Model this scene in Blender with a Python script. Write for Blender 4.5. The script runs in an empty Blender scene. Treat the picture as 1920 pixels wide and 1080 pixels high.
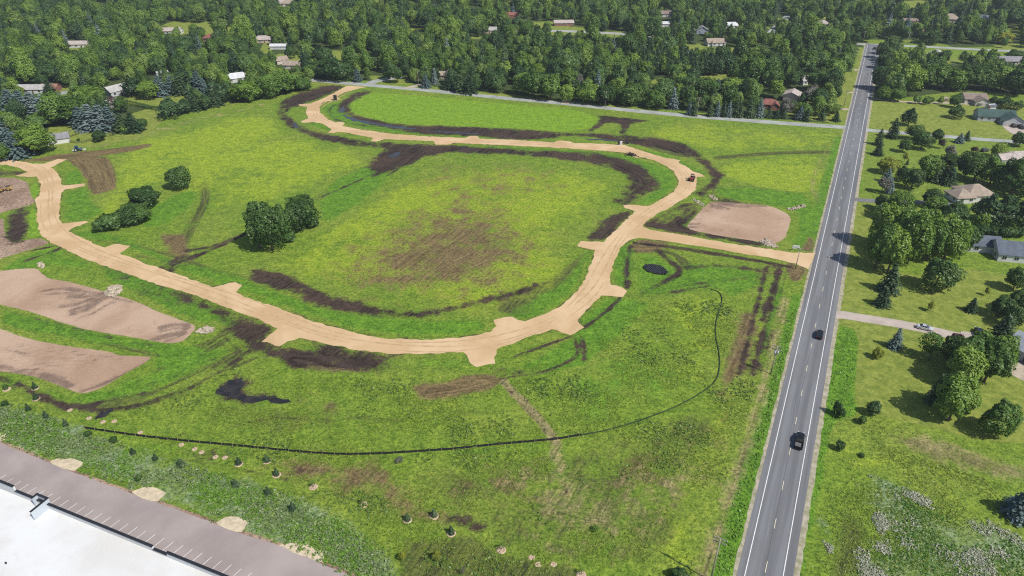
import bpy, bmesh, math, random
import numpy as np
from mathutils import Vector, Matrix

random.seed(7)
R = np.random.default_rng(7)
sc = bpy.context.scene
COL = sc.collection
rad = math.radians

# ------------------------------------------------------------------ survey of the site
# the drone hovered at 122 m and looked 31.4 degrees down; a point of the survey sheet (u, v) is laid out on the ground with G
PIT, CH, FL = rad(31.4), 122.0, 1280.0
SP, CP = math.sin(PIT), math.cos(PIT)

def G(u, v, z=0.0):
    x = (u - 960) / FL; y = (v - 540) / FL
    t = (z - CH) / (-SP - y * CP)
    return (x * t, (CP - y * SP) * t)

def GA(pts, z=0.0):
    return np.array([G(u, v, z) for u, v in pts], dtype=np.float64)

def proj(X, Y, Z):
    dz = Z - CH
    cz = Y * CP - dz * SP
    cy = -(Y * SP + dz * CP)
    return 960 + FL * X / cz, 540 + FL * cy / cz

def mpp(v):                                    # metres per survey unit across, at row v
    return CH / (SP + (v - 540) / FL * CP) / FL

def hill(x, y):                                # the land is level round the site and rolls gently far out
    d = np.maximum(0.0, np.hypot(x, y) - 950.0)
    return 26.0 * (1 - np.exp(-(d / 700.0) ** 2)) + np.where(d > 0, 6.0 * np.sin(x / 310.0 + 1.0) * np.sin(y / 410.0) * (1 - np.exp(-d / 300.0)), 0)

# ------------------------------------------------------------------ helpers
def tag(o, label=None, cat=None, group=None, kind=None):
    if label: o['label'] = label
    if cat: o['category'] = cat
    if group: o['group'] = group
    if kind: o['kind'] = kind
    return o

def link(o, parent=None):
    COL.objects.link(o)
    if parent is not None: o.parent = parent
    return o

def empty(name, loc, rz=0.0):
    o = bpy.data.objects.new(name, None)
    o.empty_display_size = 0.3
    o.location = loc; o.rotation_euler = (0, 0, rz)
    return link(o)

def bm_obj(name, bm, mats, parent=None, smooth=False):
    me = bpy.data.meshes.new(name)
    bm.to_mesh(me); bm.free()
    for m in (mats if isinstance(mats, (list, tuple)) else [mats]): me.materials.append(m)
    if smooth:
        me.polygons.foreach_set('use_smooth', [True] * len(me.polygons))
    return link(bpy.data.objects.new(name, me), parent)

def np_mesh(name, verts, faces, mats, mat_idx=None, smooth=False):
    me = bpy.data.meshes.new(name)
    v = np.ascontiguousarray(verts, dtype=np.float32); f = np.ascontiguousarray(faces, dtype=np.int32)
    n, k = f.shape
    me.vertices.add(len(v)); me.vertices.foreach_set('co', v.ravel())
    me.loops.add(n * k); me.loops.foreach_set('vertex_index', f.ravel())
    me.polygons.add(n)
    me.polygons.foreach_set('loop_start', np.arange(0, n * k, k, dtype=np.int32))
    me.polygons.foreach_set('loop_total', np.full(n, k, dtype=np.int32))
    for m in mats: me.materials.append(m)
    if mat_idx is not None: me.polygons.foreach_set('material_index', np.ascontiguousarray(mat_idx, dtype=np.int32))
    if smooth: me.polygons.foreach_set('use_smooth', np.ones(n, dtype=bool))
    me.update(calc_edges=True); me.validate()
    return me

def box(bm, x0, x1, y0, y1, z0, z1, M=None, mi=0, bev=0.0):
    vs = [bm.verts.new(p) for p in ((x0,y0,z0),(x1,y0,z0),(x1,y1,z0),(x0,y1,z0),(x0,y0,z1),(x1,y0,z1),(x1,y1,z1),(x0,y1,z1))]
    fs = [bm.faces.new([vs[i] for i in q]) for q in ((3,2,1,0),(4,5,6,7),(0,1,5,4),(1,2,6,5),(2,3,7,6),(3,0,4,7))]
    for f in fs: f.material_index = mi
    if bev > 0:
        es = list({e for f in fs for e in f.edges})
        g = bmesh.ops.bevel(bm, geom=es, offset=bev, segments=1, affect='EDGES')
        vs = list({v for f in g['faces'] for v in f.verts} | {v for v in vs if v.is_valid})
    if M is not None: bmesh.ops.transform(bm, matrix=M, verts=vs)
    return vs

def tube(bm, p, q, r0, r1=None, n=8, mi=0, caps=True):
    r1 = r0 if r1 is None else r1
    p, q = Vector(p), Vector(q); d = (q - p).normalized()
    a = d.orthogonal().normalized(); b = d.cross(a)
    A = [bm.verts.new(p + (a * math.cos(t) + b * math.sin(t)) * r0) for t in [2 * math.pi * i / n for i in range(n)]]
    B = [bm.verts.new(q + (a * math.cos(t) + b * math.sin(t)) * r1) for t in [2 * math.pi * i / n for i in range(n)]]
    for i in range(n):
        j = (i + 1) % n
        f = bm.faces.new((A[i], A[j], B[j], B[i])); f.material_index = mi; f.smooth = True
    if caps:
        bm.faces.new(A[::-1]).material_index = mi; bm.faces.new(B).material_index = mi

def prism(bm, prof, x0, x1, mi=0, M=None, inset=0.0):
    """profile in (y, z) swept along x"""
    A = [bm.verts.new((x0, y, z)) for y, z in prof]; B = [bm.verts.new((x1, y, z)) for y, z in prof]
    n = len(prof)
    for i in range(n):
        j = (i + 1) % n
        bm.faces.new((A[i], A[j], B[j], B[i])).material_index = mi
    bm.faces.new(A[::-1]).material_index = mi; bm.faces.new(B).material_index = mi
    if M is not None: bmesh.ops.transform(bm, matrix=M, verts=A + B)
    return A + B

# ------------------------------------------------------------------ materials
MATS = {}
def new_mat(name):
    m = bpy.data.materials.new(name); m.use_nodes = True
    nt = m.node_tree; nt.nodes.clear()
    MATS[name] = m
    return m, nt, nt.nodes, nt.links

def nd(N, t, **kw):
    n = N.new(t)
    for k, v in kw.items(): setattr(n, k, v)
    return n

def math_n(nt, op, a, b=None, c=None, clamp=False):
    n = nt.nodes.new('ShaderNodeMath'); n.operation = op; n.use_clamp = clamp
    for i, s in enumerate((a, b, c)):
        if s is None: continue
        if isinstance(s, (int, float)): n.inputs[i].default_value = s
        else: nt.links.new(s, n.inputs[i])
    return n.outputs[0]

ALB = 1.0     # albedo scale for bare, built surfaces
def mixc(nt, f, a, b, blend='MIX'):
    n = nt.nodes.new('ShaderNodeMix'); n.data_type = 'RGBA'; n.blend_type = blend
    n.clamp_factor = True
    for s, k in ((f, 0), (a, 6), (b, 7)):
        if isinstance(s, (int, float)): n.inputs[k].default_value = s
        elif isinstance(s, tuple): n.inputs[k].default_value = (*[c * ALB for c in s], 1)
        else: nt.links.new(s, n.inputs[k])
    return n.outputs[2]

def noise(nt, vec, scale, detail=3.0, rough=0.55, dist=0.0):
    n = nt.nodes.new('ShaderNodeTexNoise'); n.noise_dimensions = '3D'
    n.inputs['Scale'].default_value = scale; n.inputs['Detail'].default_value = detail
    n.inputs['Roughness'].default_value = rough; n.inputs['Distortion'].default_value = dist
    if vec is not None: nt.links.new(vec, n.inputs['Vector'])
    return n.outputs['Fac']

def smooth(nt, val, lo, hi):
    n = nt.nodes.new('ShaderNodeMapRange'); n.interpolation_type = 'SMOOTHSTEP'
    nt.links.new(val, n.inputs[0]); n.inputs[1].default_value = lo; n.inputs[2].default_value = hi
    return n.outputs[0]

def finish(nt, col, rough=0.9, bump=None, bstr=0.3, bdist=0.1, spec=0.3, metal=0.0):
    N, L = nt.nodes, nt.links
    b = N.new('ShaderNodeBsdfPrincipled'); o = N.new('ShaderNodeOutputMaterial')
    if isinstance(col, tuple): b.inputs['Base Color'].default_value = (*col, 1)
    else: L.new(col, b.inputs['Base Color'])
    if isinstance(rough, (int, float)): b.inputs['Roughness'].default_value = rough
    else: L.new(rough, b.inputs['Roughness'])
    b.inputs['Specular IOR Level'].default_value = spec
    b.inputs['Metallic'].default_value = metal
    if bump is not None:
        bn = N.new('ShaderNodeBump'); bn.inputs['Strength'].default_value = bstr; bn.inputs['Distance'].default_value = bdist
        L.new(bump, bn.inputs['Height']); L.new(bn.outputs[0], b.inputs['Normal'])
    L.new(b.outputs[0], o.inputs[0])
    return b

def surf(name, col, var=0.15, scale=0.6, fine=6.0, rough=0.9, col2=None, spec=0.25, bstr=0.3, bdist=0.05, metal=0.0, speck=0.0):
    """a plain weathered surface: base colour broken up by coarse and fine noise"""
    m, nt, N, L = new_mat(name)
    tc = N.new('ShaderNodeTexCoord').outputs['Object']
    n1 = noise(nt, tc, scale, 4); n2 = noise(nt, tc, fine, 4, 0.65)
    c2 = col2 or tuple(c * (1 - 2.2 * var) for c in col)
    hi = tuple(min(1, c * (1 + 1.2 * var)) for c in col)
    c = mixc(nt, smooth(nt, n1, .3, .7), c2, hi)
    c = mixc(nt, math_n(nt, 'MULTIPLY', smooth(nt, n2, .35, .7), 0.55), c, col)
    if speck: c = mixc(nt, math_n(nt, 'MULTIPLY', smooth(nt, noise(nt, tc, fine * 2.3, 1), .62, .72), speck), c, tuple(x * .4 for x in col))
    finish(nt, c, rough, n2, bstr, bdist, spec, metal)
    return m

def leafmat(name, dark, mid, light, trans=0.18):
    m, nt, N, L = new_mat(name)
    oi = N.new('ShaderNodeObjectInfo'); ge = N.new('ShaderNodeNewGeometry'); tc = N.new('ShaderNodeTexCoord')
    isl = ge.outputs['Random Per Island']
    n = noise(nt, tc.outputs['Object'], 0.45, 2)
    f = math_n(nt, 'ADD', math_n(nt, 'MULTIPLY', oi.outputs['Random'], 0.72), math_n(nt, 'MULTIPLY', isl, 0.24))
    f = math_n(nt, 'ADD', f, math_n(nt, 'MULTIPLY', n, 0.3)); f = math_n(nt, 'SUBTRACT', f, 0.15, clamp=True)
    r = N.new('ShaderNodeValToRGB'); L.new(f, r.inputs[0])
    e = r.color_ramp.elements
    e[0].position = .1; e[0].color = (*dark, 1); e[1].position = .92; e[1].color = (*light, 1)
    k = e.new(.5); k.color = (*mid, 1)
    d = N.new('ShaderNodeBsdfDiffuse'); t = N.new('ShaderNodeBsdfTranslucent'); g = N.new('ShaderNodeBsdfGlossy'); g.inputs['Roughness'].default_value = .45
    g.inputs[0].default_value = (.5, .55, .45, 1)
    mx = N.new('ShaderNodeMixShader'); mx.inputs[0].default_value = trans
    m2 = N.new('ShaderNodeMixShader'); m2.inputs[0].default_value = 0.035
    L.new(r.outputs[0], d.inputs[0]); L.new(mixc(nt, 1.0, r.outputs[0], (1.0, 1.15, .6), 'MULTIPLY'), t.inputs[0])
    L.new(d.outputs[0], mx.inputs[1]); L.new(t.outputs[0], mx.inputs[2])
    L.new(mx.outputs[0], m2.inputs[1]); L.new(g.outputs[0], m2.inputs[2])
    o = N.new('ShaderNodeOutputMaterial'); L.new(m2.outputs[0], o.inputs[0])
    return m
# ------------------------------------------------------------------ traced outlines (survey units)
def P(s): return [tuple(float(c) for c in w.split(',')) for w in s.split()]

GRAVEL = P("650,161 630,172.5 605,185 582,194 560,196 562,199 576,200 573,212 579,222 564,227.5 566,230 587,229 605,232 621,242 615,249 625,250 635,247 655,250 700,259 695,264 705,265.5 722,261 742,262 814,265 816,271 843,271 850,268 960,273 1022,276 1085,279.5 1147,284 1170,287 1186,293 1192,296 1202,295 1222,299 1247,310 1264,322 1271,335 1272,347 1262,360 1242,372 1215,387 1180,384 1169,385 1172,390 1191,396 1177,410 1160,425 1145,440 1131,454 1090,452 1082,462 1100,466 1117,469 1112,482 1102,510 1092,533 1082,545 1067,560 1047,577 1022,590 985,602 972,600 960,594 945,594 926,600 932,612 920,622 880,631 830,636 780,637 730,635 680,627 630,615 580,600 530,581 480,564 452,554 443,548 454,535 442,530 428,531 400,539 380,532 325,511 275,495 225,475 244,461 217,457 197,464 175,456 150,445 128,434 140,426 166,417 160,415 117,419 111,410 112,387 115,362 120,356 159,349 159,344 116,348 115,335 107,322 96,314 125,299 110,298 82,307 62,307 37,302 10,299 -60,296 -60,306 11,309 37,315 54,323 27,330 50,332 67,331 76,345 74,367 67,371 66,383 70,386 69,407 72,430 80,442 95,455 110,461 150,482 200,500 250,517 300,535 325,541 375,557 425,577 480,597 505,609 521,616 492,640 525,650 540,640 560,634 592,639 655,654 705,661 755,664 805,662 867,661 880,672 882,680 892,687 930,682 929,670 930,655 960,644 985,634 1035,617 1070,629 1095,614 1081,600 1100,581 1127,554 1170,557 1177,545 1167,539 1145,534 1144,520 1150,495 1162,467 1177,452 1197,446 1260,454 1335,465 1410,479 1440,483 1490,494 1517,505 1530,474 1490,474 1435,466 1360,455 1285,442 1222,432 1205,425 1212,415 1227,404 1260,387 1292,367 1305,355 1306,342 1307,332 1322,331 1310,325 1300,322 1285,311 1272,305 1276,301 1262,298 1247,296 1210,285 1177,274 1172,272 1135,270 1074,268 1070,265 1047,264 1038,267 960,262 900,260 895,255 880,255.5 872,259 805,256 730,251 680,244 642,236 647,231 642,229 625,229 610,220 600,210 599,200 607,191 640,186 630,180 650,172 670,167 686,163")

LAYERS = []   # (layer, op, points, width, weight, soft, streak)
def poly(l, s, w=1.0, soft=2.0): LAYERS.append((l, 'poly', P(s), 0, w, soft, 0))
def stroke(l, s, width, w=1.0, soft=0.9, streak=0.0): LAYERS.append((l, 'stroke', P(s), width, w, soft, streak))
def cut(l, s, w=1.0, soft=2.0): LAYERS.append((l, 'cut', P(s), 0, w, soft, 0))

# --- crops and meadows
poly('bright', "650,185 690,172 800,180 960,196 1080,206 1130,222 1118,238 1060,248 960,240 850,236 740,232 690,222 655,208", 1, 5)
poly('yellow', "1185,232 1260,228 1400,236 1560,246 1562,275 1430,282 1350,288 1300,272 1230,256 1185,250", .55, 6)
poly('yellow', "1350,305 1440,292 1545,290 1550,320 1535,362 1480,362 1400,345 1362,328", .8, 7)
poly('yellow', "210,290 330,245 450,215 520,215 560,255 670,285 665,320 600,350 480,385 380,400 350,330 230,325", .75, 16)
poly('yellow', "205,330 300,310 330,310 300,340 240,370 215,395 180,410", .75, 10)
poly('yellow', "560,470 640,420 720,360 800,330 900,312 1080,318 1168,345 1120,385 1060,440 1000,470 1080,500 1060,530 940,570 820,580 720,570 640,540 560,520 500,505", .78, 14)
poly('yellow', "590,520 560,470 640,425 760,340 800,345 700,420 620,480", .95, 8)
poly('yellow', "900,400 1010,370 1090,360 1140,360 1080,420 1010,430", .75, 16)
poly('yellow', "1240,560 1340,545 1352,600 1350,680 1290,720 1240,640", .6, 10)
poly('yellow', "250,760 420,700 700,720 860,760 960,790 900,830 640,840 400,820", .34, 14)
poly('yellow', "880,860 1020,850 1180,880 1380,780 1410,800 1340,960 1180,1060 1000,1000", .3, 14)
poly('yellow', "1360,700 1400,690 1380,800 1330,900 1290,1040 1240,1060 1260,900", .5, 7)
poly('lush', "535,250 600,262 640,285 690,300 660,340 590,360 500,400 430,455 350,480 250,480 190,470 140,440 170,420 260,440 330,400 390,345 460,390 560,360 640,330 690,300", .35, 10)
poly('lush', "620,340 700,305 735,330 660,395 605,420 600,380", .95, 6)
poly('lush', "120,325 150,315 160,345 120,352", .9, 3)
poly('lush', "118,362 165,350 175,380 200,395 160,415 118,418", .85, 4)
poly('lush', "265,395 350,355 372,365 350,395 300,425 262,425", .9, 4)
poly('lush', "130,440 180,450 220,455 260,470 320,500 400,530 470,552 600,600 740,630 860,630 920,618 915,600 800,600 690,590 600,575 520,545 430,510 330,490 240,450 180,430", .9, 4)
poly('lush', "975,602 1030,590 1080,545 1112,470 1095,470 1060,520 1000,560 940,590 945,596", .8, 4)
poly('lush', "600,200 640,190 650,215 700,235 800,250 960,258 1060,268 960,262 800,255 690,243 620,228", .8, 2.5)
poly('lush', "575,205 590,215 600,232 640,245 690,255 640,247 600,243 570,228", .8, 2.5)
poly('lush', "860,272 960,275 1100,283 1170,290 1250,315 1272,345 1230,378 1190,385 1235,350 1215,320 1150,298 1000,282", .95, 2.5)
poly('lush', "1180,274 1260,292 1320,320 1330,330 1300,320 1240,296", .9, 3)
poly('lush', "1340,350 1420,352 1530,365 1535,470 1480,470 1500,400 1440,382 1350,372", .85, 4)
poly('lush', "1150,450 1180,460 1190,470 1180,540 1150,530", .9, 3)
poly('lush', "1190,470 1230,475 1260,500 1300,490 1430,500 1440,540 1370,560 1350,545 1280,550 1230,560 1190,560", .75, 6)
poly('lush', "1085,600 1140,560 1180,560 1220,570 1180,610 1110,680 1030,700 970,690 1040,650 1100,610", .95, 4)
poly('lush', "955,705 1000,700 1050,690 1100,650 1200,640 1330,680 1300,735 1180,790 1060,820 1030,780 980,740", .55, 14)
poly('lush', "540,640 600,645 700,668 860,668 880,690 800,700 700,700 600,680", .5, 4)
poly('lush', "420,545 500,560 560,600 470,580", .6, 4)
poly('lush', "190,495 240,510 330,545 400,590 395,610 330,590 260,550 200,525", .95, 3)
poly('lush', "0,500 60,470 110,462 150,485 180,505 130,500 70,500 0,525", .75, 4)
poly('lush', "0,575 60,590 140,612 230,630 330,645 400,650 340,700 280,690 290,660 200,650 120,635 0,612", .8, 3)
poly('lush', "-20,695 60,712 150,745 300,690 420,640 440,660 300,740 180,765 120,760 40,735 -20,720", .7, 4)
poly('lush', "-30,760 60,775 160,810 260,825 600,850 700,855 560,870 300,850 120,815", .6, 4)
poly('bright', "50,385 62,340 76,350 73,370", 1, 2)
poly('bright', "50,450 55,390 70,395 71,430 78,442", 1, 2)
poly('bright', "55,475 95,458 108,465 65,480", 1, 2)
poly('lush', "640,850 760,852 950,832 1100,815 1000,845 800,862", .6, 4)
# --- bare, thinly sown ground in the middle of the field
poly('brown', "590,510 660,450 740,400 830,370 900,360 980,400 1040,450 1020,510 940,560 780,565 650,555", .62, 24)
poly('brown', "660,495 740,450 800,415 880,400 930,430 990,465 960,510 900,540 770,540 690,525", .8, 20)
poly('brown', "740,330 860,298 1000,300 1090,320 1080,370 1000,400 900,410 800,395", .42, 22)
poly('brown', "950,440 1000,420 1060,430 1040,500 980,540", .4, 14)
poly('brown', "500,860 600,858 700,868 760,900 790,940 860,965 850,995 760,965 690,930 600,905 530,890", .75, 6)
poly('brown', "480,850 620,860 680,880 640,920 560,905", .55, 8)
poly('brown', "880,860 1010,850 1060,960 1000,1000 900,960", .5, 12)
poly('brown', "1120,850 1220,840 1320,900 1300,960 1180,960 1120,910", .45, 14)
poly('brown', "120,297 195,292 212,307 222,352 175,367 165,352 155,325 140,310", 1, 2.0)
poly('brown', "37,302 115,288 200,280 285,268 285,276 200,292 120,300 70,303", .95, 1.5)
poly('brown', "295,438 350,440 356,480 322,482", .95, 4)
poly('brown', "772,720 855,710 867,702 930,700 955,712 917,732 842,747 780,752", .95, 3)
poly('brown', "1366,640 1388,585 1425,590 1418,640 1392,695 1362,735 1348,740 1352,700", .9, 4)
poly('brown', "1340,760 1360,720 1385,720 1370,800 1330,850", .5, 6)
poly('brown', "1180,460 1197,446 1260,458 1240,470 1195,475", .9, 2)
poly('brown', "1470,490 1515,503 1500,530 1480,528", .9, 2)
poly('brown', "1500,470 1515,440 1528,448 1525,474", .8, 2)
poly('brown', "700,900 850,880 930,920 900,1000 800,960", .3, 12)
# --- mud
poly('mud', "645,160 600,160 567,171 530,187 517,205 522,225 540,240 570,253 615,265 650,273 690,278 742,278 742,264 700,267 660,259 620,252 585,243 555,228 541,212 545,203 570,196 600,186 625,174 646,166", .86, 2.6)
poly('mud', "689,177 700,172 682,168 655,176 632,198 634,210 655,222 687,231 755,247 800,252 900,256 960,263 1047,260 1055,255 1110,257 1160,267 1222,277 1282,289 1315,307 1330,325 1332,340 1310,355 1302,362 1320,374 1335,362 1350,345 1360,332 1340,312 1315,287 1285,269 1235,259 1172,252 1095,250 1022,246 960,241 855,237 792,235 730,230 692,222 662,212 652,202 660,192", .9, 2.4)
stroke('mud', "628,196 617,205 619,217 633,226 660,232 700,238", 1.6, .8)
poly('lush', "1190,268 1240,276 1275,290 1300,305 1270,296 1230,285", .0, 1)
poly('olive', "1175,262 1225,262 1275,278 1300,296 1270,294 1220,280", .9, 2)
stroke('olive', "1347,296 1400,291 1470,286 1555,285", 4.5, .95, 1.5)
stroke('mud', "1347,296 1400,291 1440,287", 1.6, .6)
stroke('mud', "1430,290 1500,287 1550,286", 1.2, .5)
poly('mud', "1112,215 1225,226 1185,231 1175,250 1160,251 1167,233 1140,229 1115,245 1098,247 1127,224", .95, 1.5)
poly('mud', "730,268 717,282 685,312 700,319 694,335 715,328 730,324 755,315 780,302 805,292 855,287 960,291 1035,297 1085,302 1135,312 1165,325 1177,340 1160,365 1140,377 1160,385 1185,384 1220,365 1242,345 1232,330 1197,307 1155,292 1110,286 1035,282 960,279 830,272", .86, 2.6)
stroke('olive', "1085,294 1150,308 1200,330 1205,350 1175,372", 5, .8, 2, .5)
stroke('olive', "1140,296 1195,314 1228,338 1215,355", 2, .8, 1)
stroke('mud', "735,310 700,325 660,345 600,370", 1.6, .8)
stroke('mud', "700,318 720,300 760,290", 3, .9)
stroke('olive', "745,318 690,350 630,385 600,400", 1.5, .9)
stroke('mud', "600,372 570,380 540,395", 1.5, .5)
poly('mud', "470,500 542,514 567,531 587,540 655,562 730,576 780,585 880,567 960,545 1010,528 1015,540 960,556 880,578 792,597 730,596 655,588 605,580 555,556 500,540 462,522", .85, 2.2)
poly('olive', "930,560 1000,530 1060,500 1095,470 1108,480 1080,530 1020,570 960,590 930,585", .8, 4)
poly('mud', "930,585 965,575 1000,572 985,592 950,592", .55, 2)
poly('mud', "1135,455 1160,430 1190,400 1188,398 1170,395 1130,410 1100,440 1100,450", .7, 2.5)
poly('olive', "1095,452 1115,420 1165,395 1190,398 1140,450", .8, 4)
poly('mud', "1080,470 1105,470 1095,505 1075,495", .45, 3)
poly('mud', "287,538 325,541 375,558 425,578 480,599 521,616 492,641 525,652 560,635 592,640 705,662 755,666 860,664 850,676 740,678 805,690 730,692 705,700 605,695 530,687 505,672 480,658 440,640 412,610 400,598 350,572", .88, 2.8)
poly('brown', "520,660 600,668 700,690 720,700 640,700 540,690", .8, 3)
stroke('lush', "450,615 400,590 350,565", 3.5, .9)
stroke('mud', "470,655 430,685 330,745 200,772 130,760", 2.2, .9, 1.2, .4)
stroke('mud', "450,650 400,672 330,712 270,748", 1.6, .7, 1, .3)
stroke('olive', "420,640 340,690 250,745 190,765", 6, .8, 2.5, .6)
stroke('mud', "130,762 170,762 210,748 290,735", 2.4, .8)
stroke('mud', "0,710 40,722 110,760 130,765", 2.8, .9)
stroke('mud', "-20,575 60,596 150,618 230,640 300,648", .8, .7)
stroke('olive', "40,610 140,632 230,650 300,668", 2.0, .8)
poly('mud', "180,500 240,500 300,530 290,540 240,520 190,515", .7, 3)
poly('mud', "225,540 260,535 300,540 400,598 410,610 380,612 330,580 270,560 230,560", .6, 3)
stroke('mud', "60,470 120,458 110,468 50,488", 1.5, .9)
poly('mud', "-40,310 54,323 30,330 -40,335", .9, 2)
poly('dirt', "-60,332 50,334 60,372 68,376 60,384 5,398 -60,420", .95, 2)
poly('mud', "10,397 55,385 52,452 10,458", .9, 2)
poly('dirt', "-60,440 5,400 12,458 72,445 95,456 50,470 -60,505", .95, 1.6)
stroke('mud', "-10,300 100,292 200,281 290,268", 1.8, .6, 1, .5)
# ruts through the meadow
stroke('olive', "360,340 388,350 385,380 365,415 345,455", 6, .9, 1.5, .7)
stroke('mud', "350,470 400,462 455,440 500,420", 3.0, .85, 1, .3)
stroke('mud', "325,497 380,475 440,448 470,432", 3.2, .9, 1, .3)
stroke('olive', "165,440 200,452 240,456 330,480 430,520 500,545", 4, .8, 2, .7)
stroke('olive', "260,480 350,495 460,520", 2.0, .6)
stroke('mud', "190,449 215,455 230,452", 2.0, .6)
poly('mud', "300,492 330,478 350,480 345,500 320,510", .8, 4)
poly('mud', "395,487 420,487 425,497 400,500", .6, 3)
poly('mud', "455,500 480,495 500,515 470,520", .5, 4)
stroke('olive', "400,400 470,392 540,395 600,390", 2.0, .5, 1.5)
# service trenches and wheel tracks near the road end
stroke('mud', "960,670 1010,652 1067,632", 1.3, .95, .6)
stroke('mud', "1096,614 1135,587 1162,560", 1.4, .95, .6)
stroke('mud', "1075,632 1085,652 1080,672 1035,692 997,702 950,708", 1.3, .9, .6)
stroke('mud', "1090,632 1097,655 1094,674", 1.3, .85, .6)
stroke('mud', "922,687 942,712 960,732", 3.2, .9, .6, .8)
stroke('dry', "945,716 997,772 1032,810 1042,830", 2.8, .9, 1.2)
stroke('dry', "1040,826 1050,880 1062,930", 5.0, .62, 2.6)
stroke('dry', "1060,920 1085,985 1105,1015", 3.0, .42, 2.6)
stroke('mud', "938,716 990,772 1026,812", .7, .7, .4)
stroke('mud', "955,716 1006,772 1044,812 1054,880 1066,940", .7, .7, .4)
poly('mud', "920,682 960,690 1000,700 950,712 930,706", .8, 2)
stroke('mud', "1170,553 1210,556 1260,548 1330,536", 1.8, .85, 1, .4)
stroke('mud', "1165,545 1240,540 1320,530 1400,520", 2.4, .7, 1, .5)
poly('mud', "1190,545 1240,540 1260,556 1220,572 1195,560", .65, 3)
stroke('mud', "1182,462 1174,500 1176,540", 2.4, .95, .8)
stroke('mud', "1190,455 1260,464 1340,476 1420,489 1480,500", 2.2, .95, .9)
stroke('mud', "1235,470 1258,492 1280,507 1258,522 1222,540", 3.4, .95, 1, .3)
stroke('mud', "1282,503 1335,497 1400,502 1440,512", 4.0, .75, 1.5, .4)
stroke('olive', "1192,470 1260,470 1290,500", 5, .7, 2)
stroke('olive', "1245,460 1340,473 1440,492", 1.5, .9)
for i in range(5):
    x = 1395 + i * 13
    stroke('mud', f"{x+30},{500} {x+14},{560} {x-6},{640} {x-22},{700}", (1.1, 2.0, .9, 2.6, 1.4)[i], (.6, .85, .55, .8, .7)[i], .9)
stroke('mud', "1462,505 1452,540 1430,600", 2.6, .95, 1)
stroke('lush', "1465,540 1440,610 1425,660", 2.0, .9)
poly('mud', "1205,425 1227,405 1292,377 1322,387 1300,408 1275,425 1335,434 1430,455 1427,462 1335,447 1260,435 1225,427", .95, 1.3)
stroke('lush', "1300,372 1325,386", 2.5, .9)
stroke('lush', "1312,402 1280,424", 1.0, .9)
stroke('olive', "1370,358 1440,360 1500,372", 5, .75, 2, .6)
stroke('olive', "1300,340 1330,355 1400,348 1480,360", 3, .7, 2, .5)
poly('mud', "1335,345 1320,374 1345,384 1440,384 1430,380 1355,372", .7, 1.5)
# cut lines in the grass
stroke('mud', "850,972 880,980 905,990", 3.0, .85, 1.2)
poly('mud', "380,842 415,835 418,862 385,868", .8, 2.5)
poly('olive', "320,830 480,845 470,870 330,862", .6, 4)
poly('mud', "396,737 424,712 445,704 462,706 468,718 458,730 472,738 502,736 520,742 555,757 530,762 500,757 478,759 446,758 420,751", .8, 2.2)
poly('mud', "166,786 190,772 208,762 216,772 198,788 178,793", .75, 2)
stroke('mud', ' '.join(f'{a},{b}' for a, b in GRAVEL), 1.3, .62, .8)
stroke('dirt', "-60,802 0,831 92,867 137,885 245,925 294,942 401,981 450,1000 518,1021 607,1059 672,1086", 1.6, .9, .8)
cut('mud', "700,669 760,669 867,665 882,684 800,690 720,686", .75, 2)
cut('mud', "540,652 565,638 600,652 590,662", .8, 1.5)
cut('mud', "350,575 400,585 430,610 410,616 370,596", .7, 2)
cut('mud', "1220,408 1290,382 1300,392 1240,420", .25, 2)
# --- strips beside the county road
for q in ("118,84 160,80 195,88 190,92 130,94", "340,62 362,60 360,72 342,72", "500,70 515,78 510,100 485,98", "510,102 560,104 575,118 515,116", "760,55 795,51 792,60 765,62", "880,70 905,70 905,77 880,77", "900,53 925,55 910,60", "1000,45 1040,48 1120,58 1210,64 1220,72 1120,70 1010,62", "1215,152 1260,142 1300,138 1380,140 1375,152 1300,158 1220,158", "1278,87 1330,90 1330,97 1290,96", "1468,30 1460,45 1440,62 1430,72 1425,66 1445,50 1460,30", "1505,148 1535,150 1533,162 1508,160", "1668,4 1700,-6 1770,8 1752,13 1700,11", "1740,110 1800,108 1830,118 1760,120", "1850,62 1920,50 1950,70 1850,70", "1690,78 1730,72 1735,82 1700,84", "1850,88 1920,76 1950,96 1860,92", "1480,190 1530,186 1580,190 1575,225 1500,222 1470,212", "40,160 110,158 190,160 180,180 100,190", "576,148 690,158 690,164 585,160", "690,140 760,148 780,160 700,152", "800,164 1000,181 1150,197 1150,202 960,184 800,168"):
    poly('lawn', q, .9, 3)
poly('dry', "880,870 1010,850 1180,890 1380,770 1400,800 1330,960 1180,1060 1000,1020", .46, 12)
poly('dry', "1000,960 1060,1010 1140,1060 1200,1085 1050,1075 960,1020", .45, 8)
poly('olive', "430,880 700,870 1050,835 1300,755 1360,720 1400,740 1320,1090 960,1090 860,1000 760,930 640,930", .5, 10)
poly('olive', "250,800 430,720 560,710 760,770 900,800 860,840 640,848 420,830", .44, 12)
poly('olive', "1120,850 1220,840 1320,860 1340,780 1280,790 1180,830", .6, 8)
stroke('dry', "1583,300 1552,400 1520,520", 2.2, .0, 1)
stroke('dry', "1472,560 1440,700 1412,800 1370,920 1325,1060 1310,1110", 5.2, .62, 2.2, .35)
stroke('olive', "1402,830 1360,960 1316,1090", .9, .8, .5)
stroke('olive', "1418,800 1392,880 1372,950", .8, .7, .5)
stroke('lush', "1578,260 1545,370 1530,440", 7, .9, 2)
stroke('lush', "1500,560 1465,700 1420,860 1365,1040 1350,1110", 5.5, 1.0, 1.2)
stroke('dry', "1544,290 1520,345 1535,380", 4.0, .6, 2, .6)
stroke('yellow', "1440,560 1412,700", 2.0, .7)
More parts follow.
